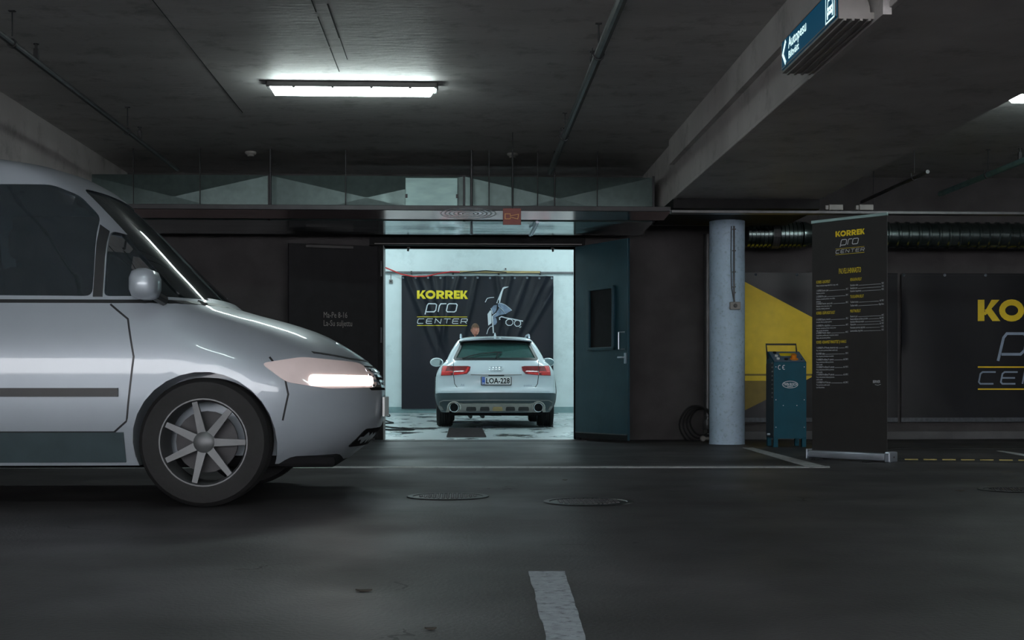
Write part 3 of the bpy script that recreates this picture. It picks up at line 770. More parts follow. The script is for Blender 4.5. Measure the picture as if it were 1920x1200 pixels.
# which side faces the camera: local -y for leaf pointing to the viewer's right is the outer side
nrm = Vector((math.sin(a1), -math.cos(a1)))
side = -1 if nrm.dot(Vector((0, 0)) - h1) > 0 else 1
SY = (lambda q: side * q) 
off = .0 if side > 0 else .03
def bx(mb, x0, x1, d0, d1_, z0, z1, c=0): 
    # d measured outwards from the face towards the camera
    ya = (-.03 - d0, -.03 - d1_) if side < 0 else (d0, d1_)
    return mb.box(x0, x1, ya[0], ya[1], z0, z1, c)
def lx(px):                       # position along the leaf of a pixel column
    r_ = ray(px, HOR); A = np.array([[d1.x / LW, -r_[0]], [d1.y / LW, -r_[1]]]); s_ = np.linalg.solve(A, [-h1.x, -h1.y]); return s_[0], s_[1]
wx0, k0 = lx(1109); wx1, k1 = lx(1158)
wz1 = CH + 183 * k0; wz0 = CH + 66 * k0
pn = MB(); bx(pn, wx0 + .02, wx1 - .02, -.002, .004, wz0 + .02, wz1 - .02); dp(pn, 'window_pane', M['blackframe'], label='black window pane')
for nm, q in (('a', (wx0, wx1, wz0, wz0 + .035)), ('b', (wx0, wx1, wz1 - .035, wz1)), ('c', (wx0, wx0 + .035, wz0, wz1)), ('d', (wx1 - .035, wx1, wz0, wz1))):
    f_ = MB(); bx(f_, q[0], q[1], 0, .035, q[2], q[3], .006); dp(f_, 'window_bead', M['doorblue'])
kk = MB(); bx(kk, .01, LW - .01, 0, .006, .03, CH - 87.5 * k0, .002); dp(kk, 'kick_plate', M['blackframe'])
kl = MB(); bx(kl, .01, LW - .01, 0, .009, CH - 88.5 * k0, CH - 87.3 * k0 + .004); dp(kl, 'kick_plate_edge', M['pipe'])
hx_, kh = lx(1170)
zt_, zb_ = CH + (HOR - 623) * kh, CH + (HOR - 655) * kh
hd = MB(); ysg = -.03 - .045 if side < 0 else .045; y0_ = -.03 if side < 0 else 0
hd.tube([(hx_ + .06, y0_, zt_), (hx_, ysg, zt_), (hx_, ysg, zb_), (hx_ + .06, y0_, zb_)], .010, 8)
dp(hd, 'pull_handle', M['alu'], smooth=True)
lk = MB(); zl = CH + (HOR - 672) * kh; hx2, _ = lx(1177)
bx(lk, hx2 - .02, hx2 + .02, 0, .01, zl - .06, zl + .06, .004); lk.tube([(hx2, y0_, zl + .01), (hx2, ysg, zl + .01), (hx2 - .09, ysg, zl + .01)], .009, 8)
dp(lk, 'lever_handle', M['alu'], smooth=True)
for zz in (.25, 1.2, 2.1):
    MB().lathe([(.013, -.06), (.013, .06)], (0, -.015, zz), n=10).build('hinge', M['darksteel'], dr)
# left leaf
h2 = Vector((DX0 - .06, WY - .07)); pf = at(541, 724, 15.34); d2 = Vector((pf.x, pf.y)) - h2
LW2 = d2.length; ux, uy = d2.x / LW2, d2.y / LW2
dl = bpy.data.objects.new('door_2', None); COL.objects.link(dl); dl['kind'] = 'structure'; dl['label'] = 'left door leaf, matt black, folded open against the wall'
dl.location = (h2.x, h2.y, 0); dl.rotation_euler = (0, 0, math.atan2(-d2.y, -d2.x))     # local x towards the hinge
MB().box(-LW2, 0, -.005, .035, .03, DZ - .01, .004).build('door_panel', M['doorblack'], dl)
def lfx(px):
    r_ = ray(px, HOR); A = np.array([[ux, -r_[0]], [uy, -r_[1]]]); s_ = np.linalg.solve(A, [-h2.x, -h2.y]); return -s_[0], s_[1]
for zz in (.3, 1.25, gz(716, 505, WY)):
    MB().lathe([(.012, -.09), (.012, .09)], (.03, -.03, zz), n=10).build('hinge', M['pipe'], dl)
xa, ka = lfx(572); xb, kb = lfx(661)
MB().box(xa, xb, -.05, -.02, CH + (HOR - 463) * ka - .01, CH + (HOR - 460.5) * ka + .01, .004).tube([(xa + .1, -.02, CH + 261 * ka), (xa + .1, .0, CH + 261 * ka)], .01).build('door_closer_bar', M['plastic_dark'], dl)
tx = MB()
x6, k6 = lfx(606); x61, _ = lfx(651); x62, _ = lfx(660)
vf = text2d('Ma-Pe 8-16', 1.0); wv = max(v[0] for v in vf[0]); s_ = (x61 - x6) / wv
z1_, z2_ = CH + (HOR - 595.5) * k6, CH + (HOR - 611) * k6; hgt = (11.0 * k6) / .70
put(tx, vf, lambda u, v: (x6 + u * s_, -.007, z1_ + v * hgt))
vf = text2d('La-Su suljettu', 1.0); wv = max(v[0] for v in vf[0]); s2_ = (x62 - x6) / wv
put(tx, vf, lambda u, v: (x6 + u * s2_, -.007, z2_ + v * hgt))
tx.build('opening_hours_lettering', M['plastic_grey'], dl, fix=False, label='grey printed opening hours')

# ------------------------------------------------------------------ illuminated direction sign
SX = 1.945
zl_, zh_ = gz(1468, 135, 7.97), gz(1467, 79, 7.97)
def sy(px):
    r_ = ray(px, HOR); return r_[1] / r_[0] * SX
YF, YN = sy(1467), sy(1569)
HH = .19; zlo = CH + (HOR - 132) * YF / ray(1467, HOR)[1]; zhi = CH + (HOR - 79) * YF / ray(1467, HOR)[1]
sgn = thing('direction_sign', 'lit blue car wash direction sign with white lettering under the beam', 'sign', (SX, YN, zlo))
LS = YF - YN; HS = zhi - zlo
MB().box(-.004, 0.004, 0, LS, 0, HS, .001).build('sign_face', M['signblue'], sgn, label='glowing blue face')
hs = MB()
prof = [(.004, -.012)] + [(.03, -.012)] + [(.004 + .17 * math.sin(a), HS - (HS - .0) * (1 - math.cos(a)) * 0 - .0 + .012 - HS * (1 - math.cos(a))) for a in (.0, .2, .4, .6, .8, 1.0, 1.2, 1.4, 1.57)][::-1] + [(.004, HS + .012)]
prof = [(.004, -.014), (.19, -.014), (.19, .02)] + [(.004 + .165 * math.cos(a), .02 + (HS - .01) * math.sin(a)) for a in [i * math.pi / 20 for i in range(11)]]
n = len(prof)
vs = [(x, -.02, z) for x, z in prof] + [(x, LS + .02, z) for x, z in prof]
hs.add(vs, [tuple(range(n)), tuple(range(n, 2 * n))] + [(i, (i + 1) % n, n + (i + 1) % n, n + i) for i in range(n)])
hs.build('housing', M['sign_body'], sgn, smooth=True)
for i in range(4):
    MB().box(.03 + .043 * i, .045 + .043 * i, -.02, LS + .02, -.024, -.013, .002).build('bottom_rib', M['sign_body'], sgn)
MB().box(.19, .235, -.16, LS + .1, -.03, HS + .25).build('mounting_plate', M['beam'], sgn)
fm = MB()
for a_, b2 in ((0, .006), (HS - .006, HS)): fm.box(-.008, -.003, 0, LS, a_, b2)
for a_, b2 in ((0, .006), (LS - .006, LS)): fm.box(-.008, -.003, a_, b2, 0, HS)
fm.build('face_frame', M['sign_body'], sgn)
# face coordinates: u from the far end (0) to the near end (LS), v up
def ff(u, v): return (-.0065, LS - u, v)
wt_ = MB()
put(wt_, strip([(.105, HS - .018), (.035, HS * .5), (.105, .018)], .028), ff)
vf = text2d('Autopesu', .082, 1.0, .0012); wmax = max(v[0] for v in vf[0]); q1 = .40 / wmax
put(wt_, vf, lambda u, v: ff(.17 + u * q1, HS * .52 + v * 1.1))
vf = text2d('Biltvätt', .056, 1.0, .0008); wmax = max(v[0] for v in vf[0]); q2 = .24 / wmax
put(wt_, vf, lambda u, v: ff(.17 + u * q2, HS * .16 + v * 1.1))
X0, X1 = LS - .185, LS - .025                     # pictogram frame
put(wt_, strip([(X0, .012), (X1, .012), (X1, HS - .012), (X0, HS - .012)], .009, True), ff)
cx = (X0 + X1) / 2
def P2(*p): put(wt_, polyf([(cx + a * .062, .012 + b * .15) for a, b in p]), ff)
P2((-.95, .22), (.95, .22), (.95, .42), (.80, .50), (-.80, .50), (-.95, .42)); P2((-.9, .10), (-.6, .10), (-.6, .22), (-.9, .22)); P2((.6, .10), (.9, .10), (.9, .22), (.6, .22))
put(wt_, strip([(cx + a * .062, .012 + b * .15) for a, b in ((-.78, .48), (-.6, .74), (.6, .74), (.78, .48))], .010), ff)
for i in range(3):
    for j_ in range(3):
        put(wt_, polyf([(cx + (-.40 + .4 * i) * .062 + .006 * math.cos(k * 1.0472), .012 + (.84 + .09 * j_) * .15 + .0045 * math.sin(k * 1.0472)) for k in range(6)]), ff)
wt_.build('sign_lettering', M['signwhite'], sgn, fix=False, label='white arrow, lettering and car wash symbol')
kk = MB()
for a_ in (-.6, .6):
    put(kk, polyf([(cx + a_ * .062 + .008 * math.cos(k * .785), .012 + .36 * .15 + .008 * math.sin(k * .785)) for k in range(8)]), lambda u, v: (-.0075, LS - u, v))
put(kk, polyf([(cx - .012, .012 + .33 * .15), (cx + .012, .012 + .33 * .15), (cx + .012, .012 + .37 * .15), (cx - .012, .012 + .37 * .15)]), lambda u, v: (-.0075, LS - u, v))
kk.build('symbol_holes', M['signblue'], sgn, fix=False)

# ------------------------------------------------------------------ wall banners at the right
def cloth(fn, nu, nv, thick=.002):
    vs = []; fs = []
    for t_ in (0, 1):
        for j_ in range(nv + 1):
            for i_ in range(nu + 1):
                p_ = fn(i_ / nu, j_ / nv); vs.append((p_[0], p_[1] + t_ * thick, p_[2]))
    W_ = nu + 1; o_ = W_ * (nv + 1)
    for j_ in range(nv):
        for i_ in range(nu):
            a_ = j_ * W_ + i_; fs.append((a_, a_ + 1, a_ + W_ + 1, a_ + W_)); fs.append((o_ + a_ + W_, o_ + a_ + W_ + 1, o_ + a_ + 1, o_ + a_))
    for i_ in range(nu): fs.append((i_ + 1, i_, o_ + i_, o_ + i_ + 1)); b0 = nv * W_; fs.append((b0 + i_, b0 + i_ + 1, o_ + b0 + i_ + 1, o_ + b0 + i_))
    for j_ in range(nv): fs.append((j_ * W_, (j_ + 1) * W_, o_ + (j_ + 1) * W_, o_ + j_ * W_)); c0 = nu; fs.append(((j_ + 1) * W_ + c0, j_ * W_ + c0, o_ + j_ * W_ + c0, o_ + (j_ + 1) * W_ + c0))
    return MB().add(vs, fs)
WB = WY - .06
def wallbanner(px0, px1, seed, name, label, corner=0):
    xa, xb = gx(px0, WB), gx(px1, WB); zt, zb2 = gz(1700, 512, WB), gz(1700, 792, WB)
    t = thing(name, label, 'banner', (xa, WB, zb2)); W_, H_ = xb - xa, zt - zb2
    def dy(u, v):
        d = .006 * math.sin(u * 9 + v * 3 + seed) * (1 - v) + .004 * math.sin(u * 23 + 2 * v + seed)
        if corner: d -= .06 * math.exp(-((u * W_ + .22 * v - .06 ) / .075) ** 2) * max(0, min(1, (v - .45) * 3))
        d += .006 * math.sin((u * W_ + v * H_) * 14) * max(0, .35 - v) 
        return d
    cloth(lambda u, v: (u * W_, dy(u, v), v * H_), 110, 40).build('banner_cloth', M['vinyl'], t, smooth=True, fix=False)
    cloth(lambda u, v: (u * W_, dy(u, .03 * v) - .003, H_ * (.004 + .028 * v)), 110, 1).build('bottom_hem', M['seam'], t, fix=False)
    cloth(lambda u, v: (u * W_, dy(u, 1) - .003, H_ * (.985 + .012 * v)), 110, 1).build('top_hem', M['vinyl'], t, fix=False)
    ey = MB()
    for i_ in range(int(W_ / .5) + 1):
        ey.lathe([(.010, -.001), (.014, -.004), (.018, -.001)], (min(W_ - .03, .03 + i_ * .5), dy(min(1, (.03 + i_ * .5) / W_), 1) - .004, H_ * .987), 'y', 10)
    ey.build('eyelets', M['alu'], t)
    def fn(px, py, o=.008):
        r_ = ray(px, HOR); 
        x_ = gx(px, WB) - xa; z_ = gz(px, py, WB) - zb2
        return (x_, dy(x_ / W_, z_ / H_) - o, z_)
    return t, fn, xa, zb2, W_, H_, dy
t1, fn1, *_r = wallbanner(1335, 1683, 1.0, 'wall_banner', 'black vinyl wall banner with a big yellow angular shape behind the column')
yp = MB()
def cols(mb, top, bot, x0, x1, n=40, o=.008):
    for i_ in range(n):
        a_, b2 = x0 + (x1 - x0) * i_ / n, x0 + (x1 - x0) * (i_ + 1) / n
        m_ = 6
        for j_ in range(m_):
            q = lambda x_, s_: fn1(x_, top(x_) + (bot(x_) - top(x_)) * s_ / m_, o)
            mb.add([q(a_, j_), q(b2, j_), q(b2, j_ + 1), q(a_, j_ + 1)], [(0, 3, 2, 1)])
ytop = lambda x: 533 + (x - 1405) * .525 if x < 1525 else 596
def ybot(x): return 765 - (x - 1405) * .495 if x < 1525 else 705.6
cols(yp, ytop, lambda x: min(701, ybot(x)), 1337, 1560); cols(yp, lambda x: 704.5, lambda x: max(704.6, min(714, ybot(x))), 1337, 1522)
yp.build('yellow_shape', M['yellow_dim'], t1, fix=False, label='large yellow printed polygon')
ol = MB(); cols(ol, lambda x: 714, lambda x: max(714.2, ybot(x)), 1337, 1506)
ds = MB(); cols(ds, lambda x: 701, lambda x: 704.5, 1337, 1522)
ds.build('dark_stripe', M['olive'], t1, fix=False)
ol.build('olive_shape', M['olive'], t1, fix=False, label='olive lower part of the printed polygon')
t2, fn2, xa, zb2, W2, H2, dy2 = wallbanner(1690, 2330, 2.3, 'wall_banner', 'large black vinyl wall banner with yellow and grey lettering at the right edge', 1)
lx0, lzt = gx(1833, WB) - xa, gz(1833, 562, WB) - zb2
LWD = (gz(1833, 562, WB) - gz(1833, 602, WB)) / .167
def lf(u, v):
    x_, z_ = lx0 + u * LWD, lzt + v * LWD
    return (x_, dy2(x_ / W2, z_ / H2) - .008, z_)
logo(lf, M['yellow_dim'], M['blueprint'], t2, .05)

# ------------------------------------------------------------------ roll-up banner
ra, rb = gf(1523, 860), gf(1663, 867)
rv = Vector((rb.x - ra.x, rb.y - ra.y, 0)); RW = rv.length; ra_ = math.atan2(rv.y, rv.x)
ru = thing('roll_up_banner', 'tall black roll-up price list banner standing right of the teal cabinet', 'banner stand', ra, ra_)
RH = gz(1665, 398, rb.y)
MB().box(-.012, RW + .012, -.055, .055, .012, .078, .018).build('base_cassette', M['alu'], ru, smooth=True)
for x in (-.03, RW + .012):
    MB().box(x, x + .055 if x > 0 else x + .018, -.062, .062, .0, .092, .012).build('end_cap', M['alu'], ru)
MB().lathe([(.0001, RW + .069), (.007, RW + .069), (.007, RW + .066)], (0, 0, .046), 'x', 12).build('cap_screw', M['blackplastic'], ru)
for x in (.12, RW - .12):
    MB().box(x - .02, x + .02, -.16, .16, 0, .012, .003).build('foot', M['darksteel'], ru)
MB().box(-.006, RW + .006, -.012, .012, RH - .028, RH, .004).build('top_rail', M['alu_teal'], ru)
MB().tube([(RW / 2, .03, .05), (RW / 2, .03, RH - .02)], .01, 8).build('support_pole', M['alu'], ru)
MB().box(0, RW, -.0015, .0015, .07, RH - .02).build('graphic_film', M['rollup'], ru)
MB().box(RW + .001, RW + .004, -.002, .002, .08, RH).build('film_edge', M['pipe'], ru)
# pixel -> banner plane
def rp(px, py):
    r_ = ray(px, py); ux_, uy_ = rv.x / RW, rv.y / RW
    s_, k_ = np.linalg.solve(np.array([[ux_, -r_[0]], [uy_, -r_[1]]]), [-ra.x, -ra.y]); return s_, CH + r_[2] * k_
a_, zt_ = rp(1567, 434); b2, _z = rp(1621, 428)
rw_ = b2 - a_
logo(lambda u, v: (a_ + u * rw_, -.003, zt_ + v * rw_), M['yellow'], M['whiteprint'], ru, 9)
yb, wb_ = 'y', MB()
def line(mb, s, px, py, pxe=None, h=5.0, bold=0.0):
    x0_, z0_ = rp(px, py); k_ = (rp(px, py - h)[1] - z0_) / .70
    vf = text2d(s, 1.0, 1.0, bold)
    wv = max(v[0] for v in vf[0]); sx = k_ * .52
    if pxe: sx = min((rp(pxe, py)[0] - x0_) / wv, k_ * .62)
    own = mb == 'y'; mb = MB() if own else mb
    put(mb, vf, lambda u, v: (x0_ + u * sx, -.003, z0_ + v * k_))
    if own: mb.build('heading', M['yellow'], ru, fix=False)
line(yb, 'PALVELUHINNASTO', 1573, 513.5, 1614.5, 10)
# a text line: baseline at the left end y, right end x; rows rise to the right like the banner's top
LC, RC = 1531, 1594.5
def row(y, s, x0, x1, price=None, h=3.4, rise=0.0):
    line(wb_, s, x0, y, x1 if not price else None, h)
    if price:
        xs0, z0_ = rp(x0, y); xe, _ = rp(x1, y); k_ = (rp(x0, y - h)[1] - z0_) / .70
        vf = text2d(s, 1.0); wv = max(v[0] for v in vf[0]) * k_ * .52
        vp = text2d(price, 1.0); wp = max(v[0] for v in vp[0]) * k_ * .52
        put(wb_, vp, lambda u, v: (xe - wp + u * k_ * .52, -.003, z0_ + v * k_))
        put(wb_, strip([(xs0 + wv + .006, z0_ + .002), (xe - wp - .006, z0_ + .002)], .0022), lambda u, v: (u, -.003, v))
line(yb, 'KORREK -ULKOPESUT', LC, 532, 1557, 5.5)
row(537.5, 'Hinnat voimassa ma-pe klo 8-16, la sop. muk.', LC, 1577, None, 3)
line(yb, 'KORREK -SISÄPUHDISTUKSET', LC, 590, 1566, 5.5)
line(yb, 'KORREK -KERAAMISET PINNOITTEET JA VAHAUS', LC, 644.5, 1587, 5.5)
for y, s, pr_, subs in ((547, '1. KORREK Express -pesu', '35 €', ('Käsinpesu ja kuivaus',)), (558, '2. KORREK Pro -pesu', '59 €', ('Käsinpesu, vanteiden puhdistus, oven välit ja', 'pikavahaus')),
                        (571.5, '3. KORREK Premium -pesu ja vaha', '89 €', ('Käsinpesu, tervan ja lian poisto, sekä', 'kestovaha, renkaat ja muoviosat')),
                        (601, '4. KORREK Express, imurointi', '39 €', ('Imurointi, ikkunat ja pölyjen pyyhintä',)), (612.5, '5. KORREK Pro -sisäpuhdistus', '69 €', ('Imurointi, muovipinnat, ikkunat, matot ja ovien', 'välit, tavaratila sekä kojelauta')),
                        (626, '6. KORREK Premium -sisäpesu', '149 €', ('Syväpuhdistus, penkkien pesu, muovipinnat, matot ja', 'ikkunat sekä tavaratilan puhdistus')),
                        (654, '7. KORREK Pro 3V Pinnoite, keraaminen suoja', '499 €', ('Pesu, lian poisto ja pinnoitus kolmen vuoden suoja',)), (665, '8. KORREK vahaus', '129 €', ('Pesu, lian poisto ja käsivahaus kovavahalla',)),
                        (676, '9. KORREK Pro kiillotus 3V -pinnoite', 'alk. 390 €', ('Pesu ja yksivaiheinen kiillotus ja pinnoitus', 'kaikille autoille')), (690, '10. KORREK Pro kiillotus 5V -pinnoite', 'alk. 490 €', ('Pesu ja kaksivaiheinen kiillotus ja pinnoitus', 'kaikille autoille')),
                        (704, '11. KORREK Pro kiillotus 7V -pinnoite', 'alk. 690 €', ('Pesu ja kolmivaiheinen kiillotus ja pinnoitus', 'kaikille autoille')), (718.5, '12. KORREK Pro 3V Uusi auto', 'alk. 290 €', ('Pesu ja pinnoitus uudelle autolle', 'kysy lisää palvelusta'))):
    row(y, s, LC, 1590.5, pr_)
    for i, q in enumerate(subs): row(y + 4.4 + 4.6 * i, q, LC, 1587 - 12 * (len(q) < 36) - 9 * (len(q) < 24), None, 2.6)
line(yb, 'RENGASPALVELUT', RC, 527, 1616, 5.5); line(yb, 'TUULILASIPALVELUT', RC, 559, 1620, 5.5); line(yb, 'MUUT PALVELUT', RC, 586, 1614, 5.5)
for y, s, pr_ in ((536.5, 'Renkaiden vaihto', '35 €'), (542, 'Renkaiden pesu', '15 €'), (547.5, 'Renkaiden tasapainotus', '45 €'), (568, 'Tuulilasin korjaus', 'alk. 90 €'), (574.5, 'Tuulilasin vaihto', 'Kysy hinta'),
                  (595, 'Moottorin pesu', '69 €'), (600, 'Ilmastointilaitteen puhdistus ja huolto', 'alk. 89 €'), (605, 'Ajovalojen kiillotus ja suojaus', '90 €'), (610, 'Hajunpoisto', 'alk. 90 €'), (616, 'Muoviosien pinnoitus, kysy lisää', '> 50 €'), (622, 'Lommonoikaisu, kysy hinta', '95 €')):
    row(y, s, RC, 1657.5, pr_)
line(wb_, 'BERNER', 1637, 718, 1654, 5, .01)
q0, q1_ = rp(1641, 721), rp(1652, 720.5); put(wb_, strip([q0, ((q0[0] + q1_[0]) / 2, q0[1] - .006), q1_], .003), lambda u, v: (u, -.003, v))
wb_.build('price_list_text', M['whiteprint'], ru, fix=False, label='small white printed price list')['kind'] = 'stuff'

# ------------------------------------------------------------------ teal control cabinet
ca, cb = gf(1451, 838.5), gf(1512.5, 838.5); CW = cb.x - ca.x
cc = thing('control_cabinet', 'teal lift control cabinet with sloping control panel and carry handle', 'cabinet', (ca.x, ca.y, 0))
zf_ = gz(1480, 679, ca.y); zk = zf_ + .10; DP = .34
bd = MB(); bd.prism([(0, .09), (0, zf_), (DP - .04, zk + .02), (DP, zk), (DP, .09)], lambda u, v, t: (t, u, v), 0, CW)
bd.build('body', M['teal'], cc)
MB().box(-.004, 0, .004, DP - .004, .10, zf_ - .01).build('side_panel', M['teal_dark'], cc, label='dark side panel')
vn = MB()
for i in range(9): vn.box(-.008, -.003, .03, .08, .52 + i * .045, .535 + i * .045)
vn.build('side_vents', M['plastic_grey'], cc)
sl = Vector((0, DP - .04, zk + .02 - zf_)); sln = sl.length
def cpnl(u, v, h=.0):                          # u 0..CW, v 0..1 up the slope
    nn = Vector((0, -sl.z, sl.y)).normalized(); p_ = Vector((u, 0, zf_)) + sl * v + nn * h; return p_
pp = MB(); pp.prism([(.008, .04), (CW - .008, .04), (CW - .008, .96), (.008, .96)], lambda u, v, t: cpnl(u, v, t), .0, .004); pp.build('control_panel', M['panel_blue'], cc)
pp = MB(); pp.prism([(.11, .55), (CW - .06, .55), (CW - .06, .80), (.11, .80)], lambda u, v, t: cpnl(u, v, t), .004, .006); pp.build('panel_label', M['yellow'], cc)
def btn(u, v, r, h, m, nm):
    c_ = MB(); n = 14
    vs = [cpnl(u + r * math.cos(2 * math.pi * k / n), v + r * math.sin(2 * math.pi * k / n) / sln, hh_) for hh_ in (.003, h) for k in range(n)]
    c_.add(vs, [tuple(range(n))[::-1], tuple(range(n, 2 * n))] + [(k, (k + 1) % n, n + (k + 1) % n, n + k) for k in range(n)]); c_.build(nm, m, cc)
btn(.065, .80, .018, .02, M['blackplastic'], 'push_button'); btn(.062, .50, .016, .02, M['white'], 'push_button'); btn(.062, .24, .016, .02, M['white'], 'push_button')
btn(.145, .20, .020, .018, M['blackplastic'], 'push_button'); btn(.235, .26, .046, .006, M['orange'], 'knob_base'); btn(.235, .34, .030, .045, M['orange'], 'main_switch')
btn(.31, .2, .010, .012, M['blackplastic'], 'push_button')
zh = gz(1470, 646, ca.y + DP)
MB().tube([(-.012, DP - .10, zk - .06), (-.012, DP - .04, zh), (CW * .90, DP - .04, zh), (CW * .90, DP - .08, zk - .02)], .011, 8).build('carry_handle', M['blackplastic'], cc, smooth=True)
for x in (0, CW - .045):
    for y in (0, DP - .05):
        MB().box(x, x + .045, y, y + .05, 0, .10, .003).build('leg', M['teal'], cc)
for x, z_ in ((.022, .21), (CW - .022, .21), (.022, .50), (CW - .022, .50), (CW - .022, zf_ - .05), (.022, zf_ - .05), (.10, .44), (.245, .44)):
    MB().lathe([(.0001, -.004), (.0045, -.004), (.005, 0)], (x, 0, z_), 'y', 10).build('screw', M['alu'], cc)
MB().lathe([(.012, -.03), (.012, .0)], (-.03, .05, .135), 'x', 10).build('cable_socket', M['alu'], cc)
lg = MB(); zc_ = zf_ - .055
put(lg, strip(arc(.062, zc_, .016, .022, 60, 300, 8), .006), lambda u, v: (u, -.002, v)); put(lg, strip(arc(.108, zc_, .016, .022, 60, 300, 8), .006), lambda u, v: (u, -.002, v))
put(lg, strip([(.094, zc_), (.108, zc_)], .005), lambda u, v: (u, -.002, v))
ec = (.5 * CW, gz(1485, 721, ca.y))
put(lg, strip(arc(ec[0], ec[1], .082, .036, 0, 345, 24), .005, True), lambda u, v: (u, -.002, v))
vf = text2d('TWIN BUSCH', .05, 1, .001, 0, 'CENTER'); wv = max(v[0] for v in vf[0]) * 2
put(lg, vf, lambda u, v: (ec[0] + u * .145 / wv, -.002, ec[1] - .012 + v * .85))
vf = text2d('GERMANY', .014, 1, .0003, 0, 'CENTER'); put(lg, vf, lambda u, v: (ec[0] + u, -.002, ec[1] - .026 + v))
lg.build('printed_marks', M['whiteprint'], cc, fix=False, label='pale oval maker badge and CE mark')

# cable ramp on the floor at the right
a_, b2 = gf(1682, 866), gf(1960, 868)
t = thing('cable_ramp', 'low black cable ramp with yellow dashes lying right of the roll-up banner', 'cable ramp', (a_.x, a_.y, 0), math.atan2(b2.y - a_.y, b2.x - a_.x))
LR = (b2 - a_).length
MB().prism([(0, 0), (.06, .022), (.20, .022), (.26, 0)], lambda u, v, s_: (s_, u, v), 0, LR).build('ramp_body', M['rubber'], t)
for i in range(7):
    x = .07 + i * .155
    MB().box(x, x + .11,   .040, .052, .014, .0245).build('yellow_dash', M['yellow_dash'], t)

# ================================================================== INSIDE THE WASH BAY
# banner with crossed folds
bw = BY - .09
xa, xb = gx(753, bw), gx(1037.5, bw); zt, zb2 = gz(900, 517.5, bw), gz(900, 768, bw) + .02
bb = thing('bay_banner', 'dark creased banner with lettering and a car drawing on the far bay wall', 'banner', (xa, bw, zb2)); W3, H3 = xb - xa, zt - zb2
fl = [(.03, .35), (.12, .30), (.20, .18), (.30, -.05), (.38, -.25), (.50, -.20), (.62, .15), (.72, -.20), (.83, -.32), (.95, -.42), (1.05, -.5)]
def dy3(u, v):
    d = 0
    for i, (c0, sl_) in enumerate(fl):
        d -= .060 * math.exp(-((u - c0 - sl_ * (1 - v)) / .017) ** 2) * max(0, v - .32) * 1.5
    return d + .012 * math.sin(u * 31) * v
cloth(lambda u, v: (u * W3, dy3(u, v), v * H3), 220, 60).build('banner_cloth', M['vinyl_bay'], bb, smooth=True, fix=False)
def bpix(px, py, o=.014):
    x_, z_ = gx(px, bw) - xa, gz(px, py, bw) - zb2; return (x_, dy3(x_ / W3, z_ / H3) - o, z_)
k3 = (gx(876, bw) - gx(782, bw)); x30, z30 = gx(782, bw) - xa, gz(800, 544.7, bw) - zb2
def lf3(u, v):
    x_, z_ = x30 + u * k3, z30 + v * k3; return (x_, dy3(x_ / W3, z_ / H3) - .014, z_)
logo(lf3, M['yellow'], M['whiteprint'], bb, .03)
def zc(p): return (900 + p[0] / 10.0, 520 + p[1] / 10.0)       # from the 10x crop
art, mid = MB(), MB()
def A(*p, mb=None):
    q = [zc(a) for a in p]
    bmx = bmesh.new(); vs = [bmx.verts.new((a, -b, 0)) for a, b in q]; bmx.faces.new(vs)
    x0_, x1_ = min(a for a, b in q), max(a for a, b in q)
    s_ = x0_ + 2
    while s_ < x1_:
        bmesh.ops.bisect_plane(bmx, geom=bmx.verts[:] + bmx.edges[:] + bmx.faces[:], plane_co=(s_, 0, 0), plane_no=(1, 0, 0)); s_ += 2
    bmx.verts.index_update()
    (mb or art).add([bpix(v.co.x, -v.co.y, .015 if (mb or art) is art else .012) for v in bmx.verts], [tuple(v.index for v in f.verts) for f in bmx.faces]); bmx.free()
def Ls(w_, *p, closed=False): put(art, strip([zc(a) for a in p], w_ / 10, closed, 2), lambda u, v: bpix(u, v, .015))
A((305, 485), (345, 380), (400, 250), (425, 195), (450, 180), (480, 178), (540, 178), (520, 190), (470, 208), (445, 220), (425, 270), (395, 380), (375, 482), (355, 480), (365, 390), (335, 440), (325, 485))
Ls(13, (98, 468), (125, 410), (145, 392), (200, 380), (262, 376))
A((335, 490), (400, 485), (480, 520), (560, 580), (600, 620), (540, 650), (480, 690), (420, 620), (340, 545), mb=mid)
A((360, 570), (470, 690), (370, 710), (300, 740), (240, 775), (220, 740), (300, 670), mb=mid)
A((215, 575), (260, 525), (315, 515), (310, 600), (285, 650), (240, 690), mb=mid)
A((245, 780), (290, 750), (310, 790), (320, 840), (300, 880), (260, 900), mb=mid)
Ls(8, (335, 492), (400, 487), (480, 522), (560, 582), (598, 622)); Ls(6, (345, 545), (420, 615), (478, 688))
A((140, 690), (195, 615), (215, 640), (215, 860), (155, 905))
Ls(12, (205, 580), (240, 690)); A((220, 740), (240, 720), (262, 1045), (240, 1050))
Ls(9, (300, 672), (222, 735)); Ls(11, (125, 1065), (150, 980), (185, 930), (230, 912))
Ls(20, (370, 800), (365, 760), (400, 740), (480, 760), (640, 790), (805, 822))
for cx_, cy_, rx_, ry_ in ((550, 845, 70, 62), (703, 862, 62, 60)):
    Ls(14, *[(cx_ + rx_ * math.cos(a * math.pi / 4 + .39), cy_ + ry_ * math.sin(a * math.pi / 4 + .39)) for a in range(8)], closed=True)
Ls(12, (738, 942), (770, 926)); Ls(8, (640, 800), (660, 810))
mid.build('drawing_shading', M['midprint'], bb, fix=False); art.build('drawing_lines', M['whiteprint'], bb, fix=False, label='white line drawing of a car front')
ey = MB()
for i in range(13): ey.lathe([(.014, -.002), (.02, -.006), (.026, -.002)], (.04 + i * (W3 - .08) / 12, dy3((.04 + i * (W3 - .08) / 12) / W3, .985) - .004, H3 * .985), 'y', 10)
ey.build('eyelets', M['alu'], bb)
